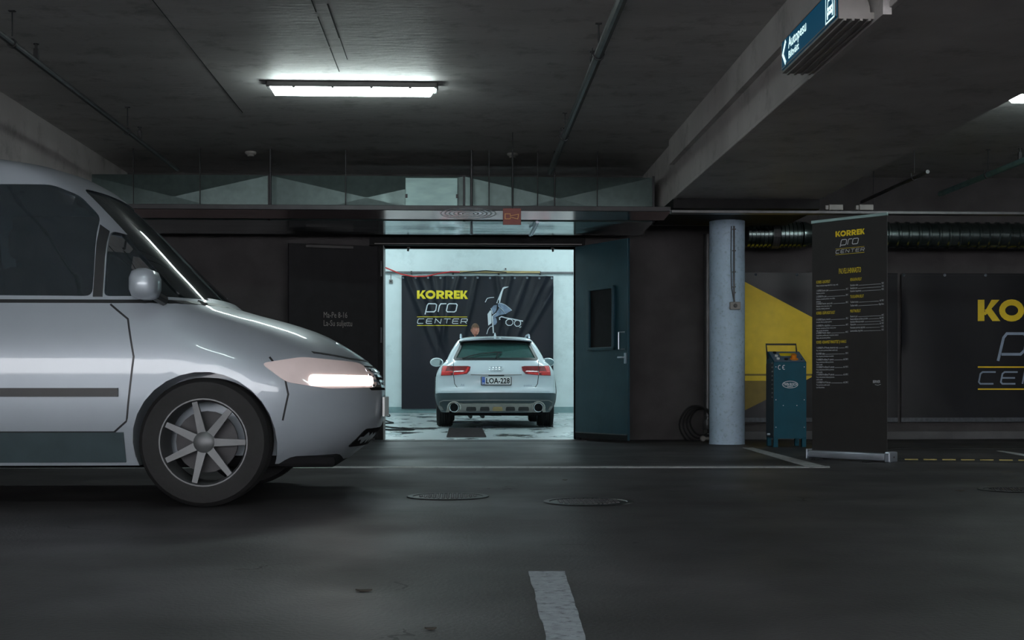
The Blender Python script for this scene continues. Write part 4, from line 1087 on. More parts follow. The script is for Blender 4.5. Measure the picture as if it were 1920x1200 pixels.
# rail and batten above it
zr = gz(900, 511.5, BY)
t = thing('wall_rail', 'grey metal rail along the far bay wall above the banner', 'rail', (0, BY - .06, zr))
MB().box(-2.7, 3.7, -.03, .03, -.022, .022, .004).build('rail_body', M['pipe'], t)
for x in (-2.2, -1.2, -.2, .9, 1.9, 2.9): MB().box(x - .02, x + .02, -.035, .06, -.05, .03).build('rail_bracket', M['darksteel'], t)
tag(MB().box(gx(862, BY), gx(1012, BY), BY - .13, BY - .10, zr - .015, zr + .035, .004).build('wooden_batten', M['wood']), 'light wooden batten fixed on the rail above the banner middle', 'batten')
pts_ = [at(716, 499, 31.5), at(733, 506, 31.5), at(752, 514, 31.5), at(775, 518.5, 31.45), at(800, 518, 31.45), at(822, 513, 31.45), at(845, 509.5, 31.5), at(862, 510, 31.53)]
tag(MB().tube(pts_, .016, 8).build('red_cable', M['redcable'], smooth=True), 'red cable sagging from the left over the top of the bay banner', 'cable')
pts_ = [at(862, 512, 31.5), at(885, 509.5, 31.5), at(910, 507.5, 31.5), at(930, 509, 31.5), at(950, 511, 31.5)]
tag(MB().tube(pts_, .012, 8).build('thin_cable', M['blackplastic'], smooth=True), 'thin dark cable arched along the wooden batten', 'cable')
def wallbox(px, py, w_, label, nm='wall_socket'):
    t = thing(nm, label, 'socket', (gx(px, BY), BY, gz(px, py, BY)))
    MB().box(-w_, w_, -.06, 0, -w_, w_, .01).build('socket_body', M['plastic_grey'] if nm == 'wall_socket' else M['white'], t)
    MB().lathe([(.0001, -.075), (w_ * .5, -.075), (w_ * .6, -.06)], axis='y', n=14).build('socket_cover', M['plastic_dark'], t)
    if nm == 'wall_socket': MB().tube([(0, -.02, w_), (0, -.02, .17)], .008, 6).build('socket_cable', M['pipe'], t)
wallbox(733, 528, .045, 'small grey socket on the far bay wall left of the banner')
wallbox(948, 504.5, .03, 'tiny white sensor on the far bay wall above the wooden batten', 'wall_sensor')
for px, q in ((766, 467), (1036, 467)):
    t = thing('door_stop', 'small black door catch under the lintel at the %s of the doorway' % ('left' if px < 900 else 'right'), 'door catch', (gx(px, WY + .1), WY + .1, DZ))
    MB().box(-.022, .022, -.02, .02, -.018, 0, .004).build('catch_base', M['blackplastic'], t)
    MB().tube([(0, 0, -.015), (-.008 if px < 900 else .006, 0, -.05)], .012, 8).build('catch_pin', M['blackplastic'], t)
# drain grate
g0, g1 = gf(838, 820), gf(911, 820); gfar = gf(850, 805)
t = thing('drain_grate', 'black gridded drain grate in the wet bay floor behind the white car', 'drain grate', (g0.x, g0.y, 0))
GW, GD = g1.x - g0.x, gfar.y - g0.y
gr = MB(); n1, n2 = 13, 30
for i in range(n1 + 1): gr.box(GW * i / n1 - .005, GW * i / n1 + .005, 0, GD, .001, .018)
gr.build('grate_bars', M['castiron'], t)
gr = MB()
for j_ in range(n2 + 1): gr.box(0, GW, GD * j_ / n2 - .004, GD * j_ / n2 + .004, .001, .022)
gr.build('cross_bars', M['castiron'], t)
MB().box(0, GW, 0, GD, .0002, .0015).build('drain_pit', M['joint'], t)
# hose loops on the bay floor
def floorcurve(pp): return [gf(a, b, .012) for a, b in pp]
pts_ = [(690, 768), (716, 769), (726, 775), (731, 778.5), (729, 780.5), (718, 779), (695, 778)]
P = floorcurve(pts_ + [(690, 783), (716, 785.5), (728, 790), (737.5, 792.6), (728, 793.5), (690, 794), (680, 797), (714, 798.7), (740, 802), (773, 804), (772, 805.8), (740, 806), (700, 804)])
# smooth
Q = []
for i in range(len(P) - 1):
    p0, p1, p2, p3 = P[max(0, i - 1)], P[i], P[i + 1], P[min(len(P) - 1, i + 2)]
    for k in range(6):
        s_ = k / 6; Q.append(.5 * ((2 * p1) + (p2 - p0) * s_ + (2 * p0 - 5 * p1 + 4 * p2 - p3) * s_ ** 2 + (3 * p1 - p0 - 3 * p2 + p3) * s_ ** 3))
tag(MB().tube(Q, .012, 8).build('floor_hose', M['rubber'], smooth=True), 'black hose lying in loops on the bay floor at the left', 'hose')

# ================================================================== CARS
def pchip(xs, ys, q):
    xs, ys = np.array(xs, float), np.array(ys, float); h = np.diff(xs); d = np.diff(ys) / h; n = len(xs); m = np.zeros(n)
    m[0], m[-1] = d[0], d[-1]
    for i in range(1, n - 1):
        if d[i - 1] * d[i] > 0:
            w1, w2 = 2 * h[i] + h[i - 1], h[i] + 2 * h[i - 1]; m[i] = (w1 + w2) / (w1 / d[i - 1] + w2 / d[i])
    k = np.clip(np.searchsorted(xs, q) - 1, 0, n - 2); t = (q - xs[k]) / h[k]
    return (2*t**3-3*t**2+1)*ys[k] + (t**3-2*t**2+t)*h[k]*m[k] + (-2*t**3+3*t**2)*ys[k+1] + (t**3-t**2)*h[k]*m[k+1]
class Shape:
    def __init__(s, rows, nr=3.0, nf=2.6):
        # rows: (z, half width, y rear, y front, rear corner length, front corner length)
        R = np.array(rows, float); k = np.arange(len(R)); q = np.linspace(0, len(R) - 1, 500)
        s.z, s.w, s.r, s.f, s.ar, s.af = [pchip(k, R[:, i], q) for i in range(6)]
        s.nr, s.nf = nr, nf
    def at(s, z):
        return [float(np.interp(z, s.z, a)) for a in (s.w, s.r, s.f, s.ar, s.af)]
    def contour(s, z, iw=0, ir=0, iff=0, n1=16, n2=26, fmax=None):
        w, r, f, ar, af = s.at(z); w = max(.02, w - iw); r += ir; f -= iff
        if fmax is not None: f = min(f, fmax)
        if r + ar + af > f - .05:
            k = max(.1, (f - r - .05)) / (ar + af); ar *= k; af *= k
        half = []
        for i in range(n1 + 1):
            a = (i / n1) * math.pi / 2; half.append((w * math.sin(a) ** (2 / s.nr), r + ar * (1 - math.cos(a) ** (2 / s.nr) if i < n1 else 1)))
        for i in range(1, n2): half.append((w, r + ar + (f - af - r - ar) * i / n2))
        for i in range(n1 + 1):
            a = (1 - i / n1) * math.pi / 2; half.append((w * math.sin(a) ** (2 / s.nf) if i < n1 else 0, f - af * (1 - (math.cos(a) ** (2 / s.nf) if i > 0 else 0))))
        half[0] = (0, r)
        return half + [(-x, y) for x, y in half[-2:0:-1]]
    def loft(s, zs, **k):
        m = MB(); rings = [s.contour(z, **k) for z in zs]; n = len(rings[0])
        vs = [(x, y, z) for z, c in zip(zs, rings) for x, y in c]; fs = []
        for i in range(len(zs) - 1):
            for j in range(n):
                l = (j + 1) % n; fs.append((i * n + j, i * n + l, (i + 1) * n + l, (i + 1) * n + j))
        h = n // 2
        for b, up in ((0, 0), ((len(zs) - 1) * n, 1)):        # caps as cross strips
            for j in range(h):
                a, c, d, e = b + j, b + j + 1, b + (n - j - 1) % n, b + (n - j) % n
                f = [a, c, d, e]
                f = list(dict.fromkeys(f))
                fs.append(tuple(f if not up else f[::-1]))
        m.add(vs, fs); return m
    def side(s, y, z, sg=1):
        w, r, f, ar, af = s.at(z)
        if y < r + ar:
            c = max(0, min(1, 1 - (y - r) / ar)); x = w * max(1e-6, 1 - c ** s.nr) ** (1 / s.nr)
        elif y > f - af:
            c = max(0, min(1, 1 - (f - y) / af)); x = w * max(1e-6, 1 - c ** s.nf) ** (1 / s.nf)
        else: x = w
        return Vector((sg * x, y, z))
    def rear(s, x, z):
        w, r, f, ar, af = s.at(z); q = min(1, abs(x) / w) ** s.nr
        return Vector((x, r + ar * (1 - max(0, 1 - q) ** (1 / s.nr)), z))
    def front(s, x, z):
        w, r, f, ar, af = s.at(z); q = min(1, abs(x) / w) ** s.nf
        return Vector((x, f - af * (1 - max(0, 1 - q) ** (1 / s.nf)), z))
    def wrap(s, u, z):                      # u: -1..1 round the rear, beyond that metres along the side
        w, r, f, ar, af = s.at(z); sg = 1 if u >= 0 else -1; a = abs(u)
        if a <= 1:
            t = a * math.pi / 2; return Vector((sg * w * math.sin(t) ** (2 / s.nr), r + ar * (1 - (math.cos(t) ** (2 / s.nr) if a < 1 else 0)), z))
        return Vector((sg * w, r + ar + a - 1, z))
def patch(poly, fn, off=.004, thick=.012, grid=.06, mb=None, gv=None):
    # a panel that follows the surface fn(u, v); outward = away from the car's axis
    bmx = bmesh.new(); f = bmx.faces.new([bmx.verts.new((a, b, 0)) for a, b in poly])
    us = [a for a, b in poly]; vs = [b for a, b in poly]
    for lo, hi, ax in ((min(us), max(us), 0), (min(vs), max(vs), 1)):
        g = grid if ax == 0 or gv is None else gv
        k = int((hi - lo) / g); 
        for i in range(1, k + 1):
            c = lo + (hi - lo) * i / (k + 1); co = [0, 0, 0]; no = [0, 0, 0]; co[ax] = c; no[ax] = 1
            bmesh.ops.bisect_plane(bmx, geom=bmx.verts[:] + bmx.edges[:] + bmx.faces[:], plane_co=co, plane_no=no)
    e = .004; C0 = Vector((0, 2.3, .7))
    top = []; bot = []
    for v in bmx.verts:
        u, w = v.co.x, v.co.y; p = fn(u, w)
        n = (fn(u + e, w) - fn(u - e, w)).cross(fn(u, w + e) - fn(u, w - e))
        if n.length < 1e-9: n = p - C0
        n.normalize()
        if n.dot(p - C0) < 0: n = -n
        top.append(p + n * off); bot.append(p + n * (off - thick))
    bmx.verts.index_update(); N = len(top); fs = [tuple(v.index for v in f.verts) for f in bmx.faces]
    out = fs + [tuple(i + N for i in f[::-1]) for f in fs]
    for ed in bmx.edges:
        if len(ed.link_faces) == 1:
            a, b = ed.verts[0].index, ed.verts[1].index; out.append((a, b, b + N, a + N))
    bmx.free(); mb = mb or MB(); mb.add(top + bot, out); return mb
def linepatch(pts, w, fn, mb, off=.003, thick=.006, seg=.06, closed=False):
    vs, fs = strip(pts, w, closed, seg)
    for f in fs:
        q = [vs[i] for i in f]; mb_ = patch([(a.x, a.y) for a in q], fn, off, thick, 9, mb)
    return mb
def inset(poly, d):
    n = len(poly); out = []; A_ = sum(poly[i][0] * poly[(i + 1) % n][1] - poly[(i + 1) % n][0] * poly[i][1] for i in range(n)); sg = 1 if A_ > 0 else -1
    for i in range(n):
        a, p, b = Vector(poly[i - 1]), Vector(poly[i]), Vector(poly[(i + 1) % n]); d1_ = (p - a).normalized(); d2_ = (b - p).normalized()
        n1 = Vector((-d1_.y, d1_.x)) * sg; n2 = Vector((-d2_.y, d2_.x)) * sg; m = (n1 + n2).normalized(); k = 1 / max(.4, m.dot(n1)); q = p + m * d * k; out.append((q.x, q.y))
    return out
def rounded(poly, r, n=4):
    out = []; N = len(poly)
    for i in range(N):
        a, p, b = Vector(poly[i - 1]), Vector(poly[i]), Vector(poly[(i + 1) % N]); la, lb = (a - p).length, (b - p).length; rr_ = min(r, la * .45, lb * .45)
        s, e = p + (a - p) / la * rr_, p + (b - p) / lb * rr_
        for k in range(n + 1):
            t = k / n; q = s * (1 - t) ** 2 + p * 2 * t * (1 - t) + e * t * t; out.append((q.x, q.y))
    return out
def wheel(parent, x, y, R, W, sg, spokes=10, rim_m=None):
    t = bpy.data.objects.new('wheel', None); COL.objects.link(t); t.parent = parent; t.location = (x, y, R)
    o_, i_ = sg * W / 2, -sg * W / 2
    ty = MB(); prof = [(R * .68, i_), (R * .80, i_ * 1.02), (R * .93, i_ * .98), (R * .99, i_ * .78)]
    for k in range(5):
        a = i_ * .72 + (o_ - i_) * .72 * (k + .5) / 5 * 1.0
        prof += [(R, a - sg * .012), (R, a + sg * .012), (R - .008, a + sg * .014), (R - .008, a + sg * .019)] if k < 4 else [(R, a - sg * .012), (R, a + sg * .012)]
    prof += [(R * .99, o_ * .78), (R * .93, o_ * .98), (R * .80, o_ * 1.02), (R * .68, o_)]
    ty.lathe(prof, axis='x', n=48, closed=True); ty.build('tyre', M['rubber'], t, smooth=True)
    rm = MB(); rm.lathe([(R * .69, o_ * .99), (R * .66, o_ * .99), (R * .63, o_ * .80), (R * .62, i_ * .8), (R * .69, i_ * .98)], axis='x', n=40, closed=True)
    for k in range(spokes):
        a = 2 * math.pi * k / spokes; ca_, sa_ = math.cos(a), math.sin(a)
        def sp(r_, q, xx): return (xx, r_ * ca_ - q * sa_, r_ * sa_ + q * ca_)
        w0, w1 = .022, .014; xo, xi = o_ * .86, o_ * .62
        vs = [sp(.05, -w0, xo * .95), sp(.05, w0, xo * .95), sp(R * .65, w1, xo), sp(R * .65, -w1, xo), sp(.05, -w0, xi), sp(.05, w0, xi), sp(R * .65, w1, xi), sp(R * .65, -w1, xi)]
        rm.add(vs, [(0, 1, 2, 3), (7, 6, 5, 4), (0, 4, 5, 1), (1, 5, 6, 2), (2, 6, 7, 3), (3, 7, 4, 0)])
    rm.lathe([(.0001, o_ * .9), (.04, o_ * .9), (.06, o_ * .8), (.06, o_ * .5), (.0001, o_ * .5)], axis='x', n=20)
    rm.build('rim', rim_m or M['chrome'], t, smooth=True)
    MB().lathe([(.0001, -.01), (R * .48, -.01), (R * .48, .01), (.0001, .01)], (sg * .0, 0, 0), 'x', 24).build('brake_disc', M['darksteel'], t)
    return t
def car_shell(root, S, zlo, ztop, paint, arches, windows, R_arch, arch_in, zcab, fcab, xmin_side):
    zs = list(np.linspace(zlo, 1.0, 26)) + list(np.linspace(1.02, ztop - .06, 24)) + list(np.linspace(ztop - .05, ztop, 9))
    body = S.loft(zs).build('body', paint, root, fix=True)
    cut = []
    zc_ = list(np.linspace(zcab, 1.0, 8)) + list(np.linspace(1.05, ztop - .05, 14))
    cut.append(S.loft(zc_, iw=.05, ir=.09, iff=.10, fmax=fcab).build('c', paint))
    for y in arches:
        w = S.at(.5)[0]
        for sg in (-1, 1):
            cut.append(MB().lathe([(R_arch, sg * (w - arch_in)), (R_arch, sg * (w + .3))], (0, y, R_arch - .03), 'x', 48).build('c', paint))
    for poly, kind in windows:
        m = MB()
        if kind == 'side':
            for sg in (-1, 1): m.prism(poly, lambda u, v, t, sg=sg: (sg * t, u, v), xmin_side, 1.2)
        elif kind == 'rear': m.prism(poly, lambda u, v, t: (u, t, v), -.5, S.at(1.2)[1] + .75)
        elif kind == 'front': m.prism(poly, lambda u, v, t: (u, t, v), S.at(1.25)[2] - 1.1, 6.0)
        cut.append(m.build('c', paint))
    for o in cut: o.parent = root
    bool_cut(body, cut)
    body.data.polygons.foreach_set('use_smooth', [True] * len(body.data.polygons)); body.data.set_sharp_from_angle(angle=math.radians(32))
    return body
def seat_obj(root, x, y, z, m, nm='seat', back=.62, w=.25):
    s = MB(); s.box(x - w, x + w, y - .25, y + .25, z - .14, z, .05)
    vs_n = len(s.v); s.box(x - w, x + w, y - .36, y - .22, z - .02, z + back, .05)
    s.build(nm, m, root, smooth=True)
    h = MB(); h.box(x - .13, x + .13, y - .36, y - .26, z + back + .06, z + back + .25, .045); h.tube([(x - .05, y - .31, z + back - .02), (x - .05, y - .31, z + back + .1)], .008).tube([(x + .05, y - .31, z + back - .02), (x + .05, y - .31, z + back + .1)], .008)
    h.build('head_restraint', m, root, smooth=True)

# ------------------------------------------------------------------ white estate in the bay
pc = gf(929.5, 802); CYR = pc.y - .35
est = thing('estate_car', 'white estate car with red tail lamps parked facing away inside the wash bay', 'car', (pc.x, CYR, 0), -.004)
S = Shape([(.24, .84, .14, 4.70, .55, .7), (.33, .895, .05, 4.86, .6, .8), (.42, .925, .0, 4.92, .6, .8), (.52, .938, -.005, 4.94, .6, .8), (.585, .940, .0, 4.93, .6, .8), (.615, .938, .045, 4.93, .6, .8),
           (.72, .935, .065, 4.90, .58, .8), (.80, .928, .055, 4.84, .58, .8), (.83, .922, .045, 4.78, .57, .8), (.88, .905, .075, 4.60, .55, .75), (.95, .865, .13, 4.25, .5, .7), (1.0, .815, .18, 3.85, .45, .6), (1.035, .775, .22, 3.55, .42, .5),
           (1.12, .735, .32, 3.33, .40, .4), (1.22, .685, .44, 3.10, .38, .35), (1.32, .625, .57, 2.86, .36, .3), (1.375, .585, .66, 2.70, .35, .3), (1.415, .52, .80, 2.5, .35, .3), (1.442, .36, 1.05, 2.2, .3, .3), (1.452, .10, 1.35, 1.9, .25, .2)], 3.0, 2.6)
rg_ = [(-.665, 1.045), (.665, 1.045), (.575, 1.24), (.525, 1.355), (-.525, 1.355), (-.575, 1.24)]
rg_ = rounded(rg_, .05)
fg_ = rounded([(-.62, 1.06), (.62, 1.06), (.50, 1.34), (-.50, 1.34)], .05)
sw1 = rounded([(.62, 1.07), (1.55, 1.05), (1.55, 1.34), (.98, 1.345)], .05); sw2 = rounded([(1.60, 1.05), (2.35, 1.045), (2.35, 1.345), (1.60, 1.345)], .03); sw3 = rounded([(2.40, 1.045), (3.15, 1.05), (2.78, 1.30), (2.40, 1.345)], .04)
YA1, YA2 = 1.05, 3.97
body = car_shell(est, S, .24, 1.452, M['white_paint'], (YA1, YA2), [(rg_, 'rear'), (fg_, 'front'), (sw1, 'side'), (sw2, 'side'), (sw3, 'side')], .385, .30, .80, 3.5, .35)
patch(inset(rg_, -.012), S.rear, -.010, .006, .08).build('rear_window', M['glass_green'], est, smooth=True)
bd_ = MB(); linepatch([p for p in inset(rg_, .016)], .040, S.rear, bd_, .004, .012, closed=True); bd_.build('window_surround', M['car_black'], est)
patch(inset(fg_, -.01), S.front, -.010, .006, .1).build('windscreen', M['glass_green'], est, smooth=True)
for sg in (-1, 1):
    for nm, pl in (('side_window', sw1), ('side_window', sw2), ('side_window', sw3)):
        patch(inset(pl, -.01), lambda u, v, sg=sg: S.side(u, v, sg), -.012, .006, .15).build(nm, M['glass_green'], est, smooth=True)
    tr_ = MB(); linepatch([(.55, 1.045), (1.2, 1.03), (2.4, 1.03), (3.2, 1.04)], .015, lambda u, v: S.side(u, v, sg), tr_, .006, .01); tr_.build('window_trim', M['chrome'], est)
# spoiler lip over the rear window
sp = MB(); xs_ = [(-.57 + 1.14 * i / 20) for i in range(21)]
for i, x in enumerate(xs_):
    pr_ = S.rear(x, 1.405); q = (x / .57) ** 2; yb_ = .44 + .14 * q; zt2 = 1.385 - .028 * q
    sp.v += [(x, pr_.y + .18 + .0, 1.427 - .045 * q), (x, yb_, zt2), (x, yb_ + .015, zt2 - .018), (x, pr_.y + .06, 1.368 - .03 * q)]
for i in range(20):
    for a, b in ((0, 1), (1, 2), (2, 3), (3, 0)): sp.f.append((i * 4 + a, i * 4 + b, i * 4 + 4 + b, i * 4 + 4 + a)); sp.m.append(0)
sp.f += [(0, 1, 2, 3), (80, 81, 82, 83)]; sp.m += [0, 0]
sp.build('roof_spoiler', M['white_paint'], est, smooth=40)
uf = MB(); uf.add([(x, .445 + .14 * (x / .57) ** 2 + dy_, (1.366 - .03 * (x / .57) ** 2) - .012 * k) for k, dy_ in ((0, .0), (1, .16)) for x in xs_], [(i, i + 1, 22 + i, 21 + i) for i in range(20)]); uf.build('spoiler_underside', M['car_black'], est)
# tail lamps, outer and inner halves
for sg in (-1, 1):
    mir = lambda p, sg=sg: [(sg * a, b) for a, b in p]
    out = mir([(.655, .945), (.815, .955), (.83, .925), (.838, .805), (.655, .815)])
    inn = mir([(.39, .935), (.43, .945), (.645, .947), (.645, .816), (.45, .828), (.40, .88)])
    o1 = patch(out, S.rear, .012, .02, .04).build('tail_lamp', M['lamp_red'], est, smooth=True, label='red tail lamp on the body corner')
    o2 = patch(inn, S.rear, .012, .02, .04).build('tail_lamp', M['lamp_red'], est, smooth=True, label='dark red tail lamp on the tailgate')
    l1 = patch(mir([(.74, .945), (.81, .945), (.83, .82), (.70, .82), (.68, .835), (.77, .86)]), S.rear, .016, .006, .04).build('lit_segment', M['lamp_bright'], o1)
    patch(mir([(.655, .842), (.76, .85), (.76, .866), (.655, .860)]), S.rear, .016, .006, .04).build('lit_segment', M['lamp_bright'], o1)
    patch(mir([(.49, .832), (.645, .820), (.645, .845), (.47, .85)]), S.rear, .016, .006, .04).build('lit_segment', M['lamp_bright'], o2)
    if sg < 0:
        patch(mir([(.405, .925), (.44, .925), (.475, .84), (.455, .835)]), S.rear, .018, .006, .04).build('lit_segment', M['lamp_bright'], o2)
# tailgate shut line, crease and handle recess
gp = MB(); linepatch([(-.655, 1.035), (-.652, .815), (-.635, .68), (-.60, .628), (-.54, .612), (.54, .612), (.60, .628), (.635, .68), (.652, .815), (.655, 1.035)], .009, S.rear, gp, .002, .006); gp.build('tailgate_gap', M['car_black'], est)
cr_ = MB(); linepatch([(-.39, .818), (-.15, .815), (.15, .815), (.39, .818)], .010, S.rear, cr_, .002, .006); cr_.build('crease_shade', M['plastic_grey'], est)  # grey strip paints the shade along the body crease
patch([(-.12, .800), (.12, .800), (.12, .815), (-.12, .815)], S.rear, .004, .006).build('boot_handle', M['car_black'], est)
# ring badge
for k in range(4):
    cx_ = -.072 + .048 * k; rr_ = MB(); pc_ = [(cx_ + .033 * math.cos(a * math.pi / 14), .910 + .033 * math.sin(a * math.pi / 14)) for a in range(28)]
    rr_.tube([S.rear(a, b) + Vector((0, -.012, 0)) for a, b in pc_], .0052, 8, closed=True); rr_.build('badge_ring', M['chrome'], est, smooth=True)
# number plate
py_ = S.rear(0, .72).y - .03
MB().box(-.235, .235, py_ + .006, py_ + .04, .655, .790, .01).build('plate_holder', M['car_black'], est)
npl = MB().box(-.221, .221, py_ - .003, py_ + .008, .668, .785, .003).build('number_plate', M['plate'], est, label='white plate reading LOA-228')
MB().box(-.218, -.172, py_ - .0045, py_ - .002, .671, .782).build('blue_band', M['plateblue'], npl)
nt_ = MB(); vf = text2d('LOA-228', .1, 1, .0022); wv = max(v[0] for v in vf[0]); put(nt_, vf, lambda u, v: (-.160 + u * .365 / wv, py_ - .0055, .686 + v * 1.16)); nt_.build('plate_lettering', M['ink'], npl, fix=False)
nt_ = MB(); vf = text2d('FIN', .03, 1, .0006, 0, 'CENTER'); put(nt_, vf, lambda u, v: (-.195 + u * .7, py_ - .0055, .678 + v))
for k in range(12): nt_.add([(-.195 + .013 * math.cos(k * .5236) + .0022 * math.cos(j * 1.57), py_ - .0055, .752 + .013 * math.sin(k * .5236) + .0022 * math.sin(j * 1.57)) for j in range(4)], [(0, 1, 2, 3)])
nt_.build('plate_country_mark', M['white'], npl, fix=False)
bt = MB()
def badge(s, x, z, size, sh=0): put(bt, text2d(s, size, 1, .0012, sh), lambda u, v: S.rear(x + u, z + v) + Vector((0, -.006, 0)))
badge('A6', -.545, .645, .052); badge('quattro', .415, .642, .042, .2)
bt.build('badge_lettering', M['alu'], est, fix=False, label='small chrome model lettering')
# bumper cladding, skid plate, exhausts
wr = S.wrap
MB_ = patch([(-1.30, .50), (-.97, .520), (-.70, .538), (0, .545), (.70, .538), (.97, .520), (1.30, .50), (1.30, .30), (1.02, .245), (.80, .25), (0, .25), (-.80, .25), (-1.02, .245), (-1.30, .30)], wr, .008, .02, .07).build('bumper_cladding', M['clad'], est, smooth=40)
ln_ = MB(); linepatch([(-.78, .335), (-.72, .40), (-.60, .425), (0, .432), (.60, .425), (.72, .40), (.78, .335)], .012, wr, ln_, .012, .006); ln_.build('cladding_crease', M['plastic_grey'], est)
def sk(u, v): p_ = S.rear(u, v); return p_
patch([(-.76, .26), (-.74, .33), (-.70, .375), (-.63, .395), (-.50, .385), (0, .388), (.50, .385), (.63, .395), (.70, .375), (.74, .33), (.76, .26), (.60, .255), (.40, .275), (-.40, .275), (-.60, .255)], sk, .024, .03, .05).build('skid_plate', M['skid'], est, smooth=40, label='brushed silver skid plate')
for a_, b2, m_ in ((-.46, -.30, 'plastic_dark'), (-.25, -.10, 'plastic_dark'), (-.06, .10, 'wood'), (.14, .29, 'plastic_dark'), (.33, .50, 'plastic_dark')):
    patch(rounded([(a_, .285), (b2, .285), (b2 - .01, .342), (a_ + .01, .342)], .02), sk, .028, .008, .05).build('skid_recess', M[m_], est)
for sg in (-1, 1):
    e0 = S.rear(sg * .642, .40).y - .012; ex = MB(); ex.lathe([(.062, e0 - .040), (.069, e0 - .042), (.074, e0 - .03), (.072, e0 + .15), (.064, e0 + .15)], (sg * .642, 0, .318), 'y', 28, closed=True); ex.build('exhaust_tip', M['chrome'], est, smooth=True)
    MB().lathe([(.0001, e0 - .034), (.063, e0 - .034), (.061, e0 + .1)], (sg * .642, 0, .318), 'y', 24).build('exhaust_bore', M['ink'], est)
    ex = MB(); ex.tube([(sg * .642 + .098 * math.cos(math.radians(a)), e0 - .018 + .0 * a, .318 + .088 * math.sin(math.radians(a))) for a in range(-20, 201, 20)], .010, 8); ex.build('exhaust_surround', M['skid'], est, smooth=True)
    rf = patch([(sg * .80, .285), (sg * .84, .285), (sg * .875, .325), (sg * .865, .35), (sg * .82, .33)], S.rear, .014, .01, .03).build('rear_reflector', M['plastic_grey'], est)
MB().box(-.72, .72, .20, 1.4, .19, .27, .02).build('underbody', M['ink'], est)
MB().box(-.75, .75, .9, 4.6, .19, .26, .02).build('floor_pan', M['ink'], est)
# arch flares
for y in (YA1, YA2):
    for sg in (-1, 1):
        fl_ = MB(); pts_ = [(y + .405 * math.cos(math.radians(a)), .355 + .405 * math.sin(math.radians(a))) for a in range(-18, 199, 12)]
        linepatch(pts_, .06, lambda u, v: S.side(u, v, sg), fl_, .022, .035, .08); fl_.build('arch_flare', M['car_black'], est, smooth=40)
for y in (YA1, YA2):
    for sg in (-1, 1): wheel(est, sg * .80, y, .355, .255, sg, 10, M['alu'])
for sg in (-1, 1):
    rl = MB(); zz = [(.98, 1.40), (1.05, 1.462), (1.25, 1.475), (1.9, 1.485), (2.3, 1.47), (2.45, 1.41)]
    rl.tube([(sg * .545, y, z_) for y, z_ in zz], .016, 8); rl.build('roof_rail', M['alu'], est, smooth=True)
    mm = bpy.data.objects.new('wing_mirror', None); COL.objects.link(mm); mm.parent = est; mm.location = (sg * .975, 3.02, 1.062)
    sh = MB(); sh.ball((0, .03, 0), .118, .09, .080, 18, 12); sh.build('mirror_shell', M['white_paint'], mm, smooth=True)
    f_ = MB().lathe([(.0001, 0), (1, 0), (1, .01)], n=24).build('mirror_face', M['mirrorglass'], mm)
    f_.rotation_euler = (math.pi / 2 + .09, 0, 0); f_.scale = (.100, .064, 1); f_.location = (0, -.052, 0)
    MB().tube([(-sg * .10, .03, -.05), (-sg * .19, .05, -.07)], .03, 8).build('mirror_arm', M['car_black'], mm, smooth=True)
fin = MB(); fin.prism([(0, 0), (.16, 0), (.13, .022), (.06, .058), (.035, .06), (.02, .045)], lambda u, v, t: (t * (1 - v * 12), .95 + u, 1.437 + v), -.020, .020); fin.build('shark_fin_aerial', M['white_paint'], est, smooth=30)
wp = MB()
def rw(u, v, o=.02): return S.rear(u, v) + Vector((0, -o, .0))
wp.tube([rw(-.52, 1.075), rw(-.42, 1.105), rw(-.25, 1.145), rw(-.05, 1.165), rw(.08, 1.168)], .008, 6); wp.tube([rw(.08, 1.17, .03), rw(.02, 1.13, .035), rw(.0, 1.075, .03)], .012, 6); wp.box(-.04, .10, rw(.03, 1.17).y - .012, rw(.03, 1.17).y + .01, 1.158, 1.18, .005)
wp.build('rear_wiper', M['car_black'], est, smooth=True)
# inside
MB().box(-.66, .66, .5, 3.4, .78, .82).build('cabin_floor', M['interior'], est)
for x in (-.38, .38): seat_obj(est, x, 2.75, .72, M['seat'], 'front_seat', .42)
for x in (-.40, 0, .40): seat_obj(est, x, 1.85, .72, M['seat'], 'rear_seat', .30, .2)
MB().box(-.6, .6, 3.25, 3.48, .82, 1.02, .04).build('dashboard', M['interior'], est)
MB().box(-.11, .11, 2.80, 2.84, 1.26, 1.32, .015).build('rear_view_mirror', M['car_black'], est)
MB().box(-.62, .62, .62, 1.45, .95, .97, .01).build('luggage_cover', M['interior'], est)

# ------------------------------------------------------------------ silver people carrier passing at the left
K = 1.22
def zz_(z): return z if z <= 1.09 else 1.09 + (z - 1.09) * K
SV = Shape([(zz_(a), *r) for a, *r in [(.22, .84, .14, 4.22, .5, .8), (.34, .885, .05, 4.36, .5, .85), (.46, .92, .0, 4.42, .5, .9), (.60, .935, .0, 4.425, .5, .9), (.72, .937, .02, 4.39, .5, .9), (.80, .935, .03, 4.31, .5, .88),
            (.88, .925, .05, 4.19, .5, .85), (.95, .91, .07, 4.06, .48, .8), (1.0, .895, .09, 3.92, .46, .7), (1.05, .88, .11, 3.74, .44, .55), (1.09, .86, .13, 3.58, .42, .42),
            (1.2, .825, .18, 3.42, .40, .36), (1.35, .785, .25, 3.23, .38, .33), (1.5, .745, .33, 3.04, .36, .30), (1.62, .70, .41, 2.88, .34, .28), (1.71, .64, .52, 2.72, .32, .28), (1.77, .54, .70, 2.42, .3, .28), (1.81, .36, 1.0, 1.95, .28, .25), (1.825, .10, 1.3, 1.6, .2, .2)]], 3.2, 2.3)
NX = at(716, HOR, 7.75).x
mv = thing('silver_car', 'silver people carrier with lit headlamp driving past in the left foreground', 'car', (NX - 4.42, 7.93, 0), -math.pi / 2)
zt_ = zz_(1.625); zb_ = 1.13
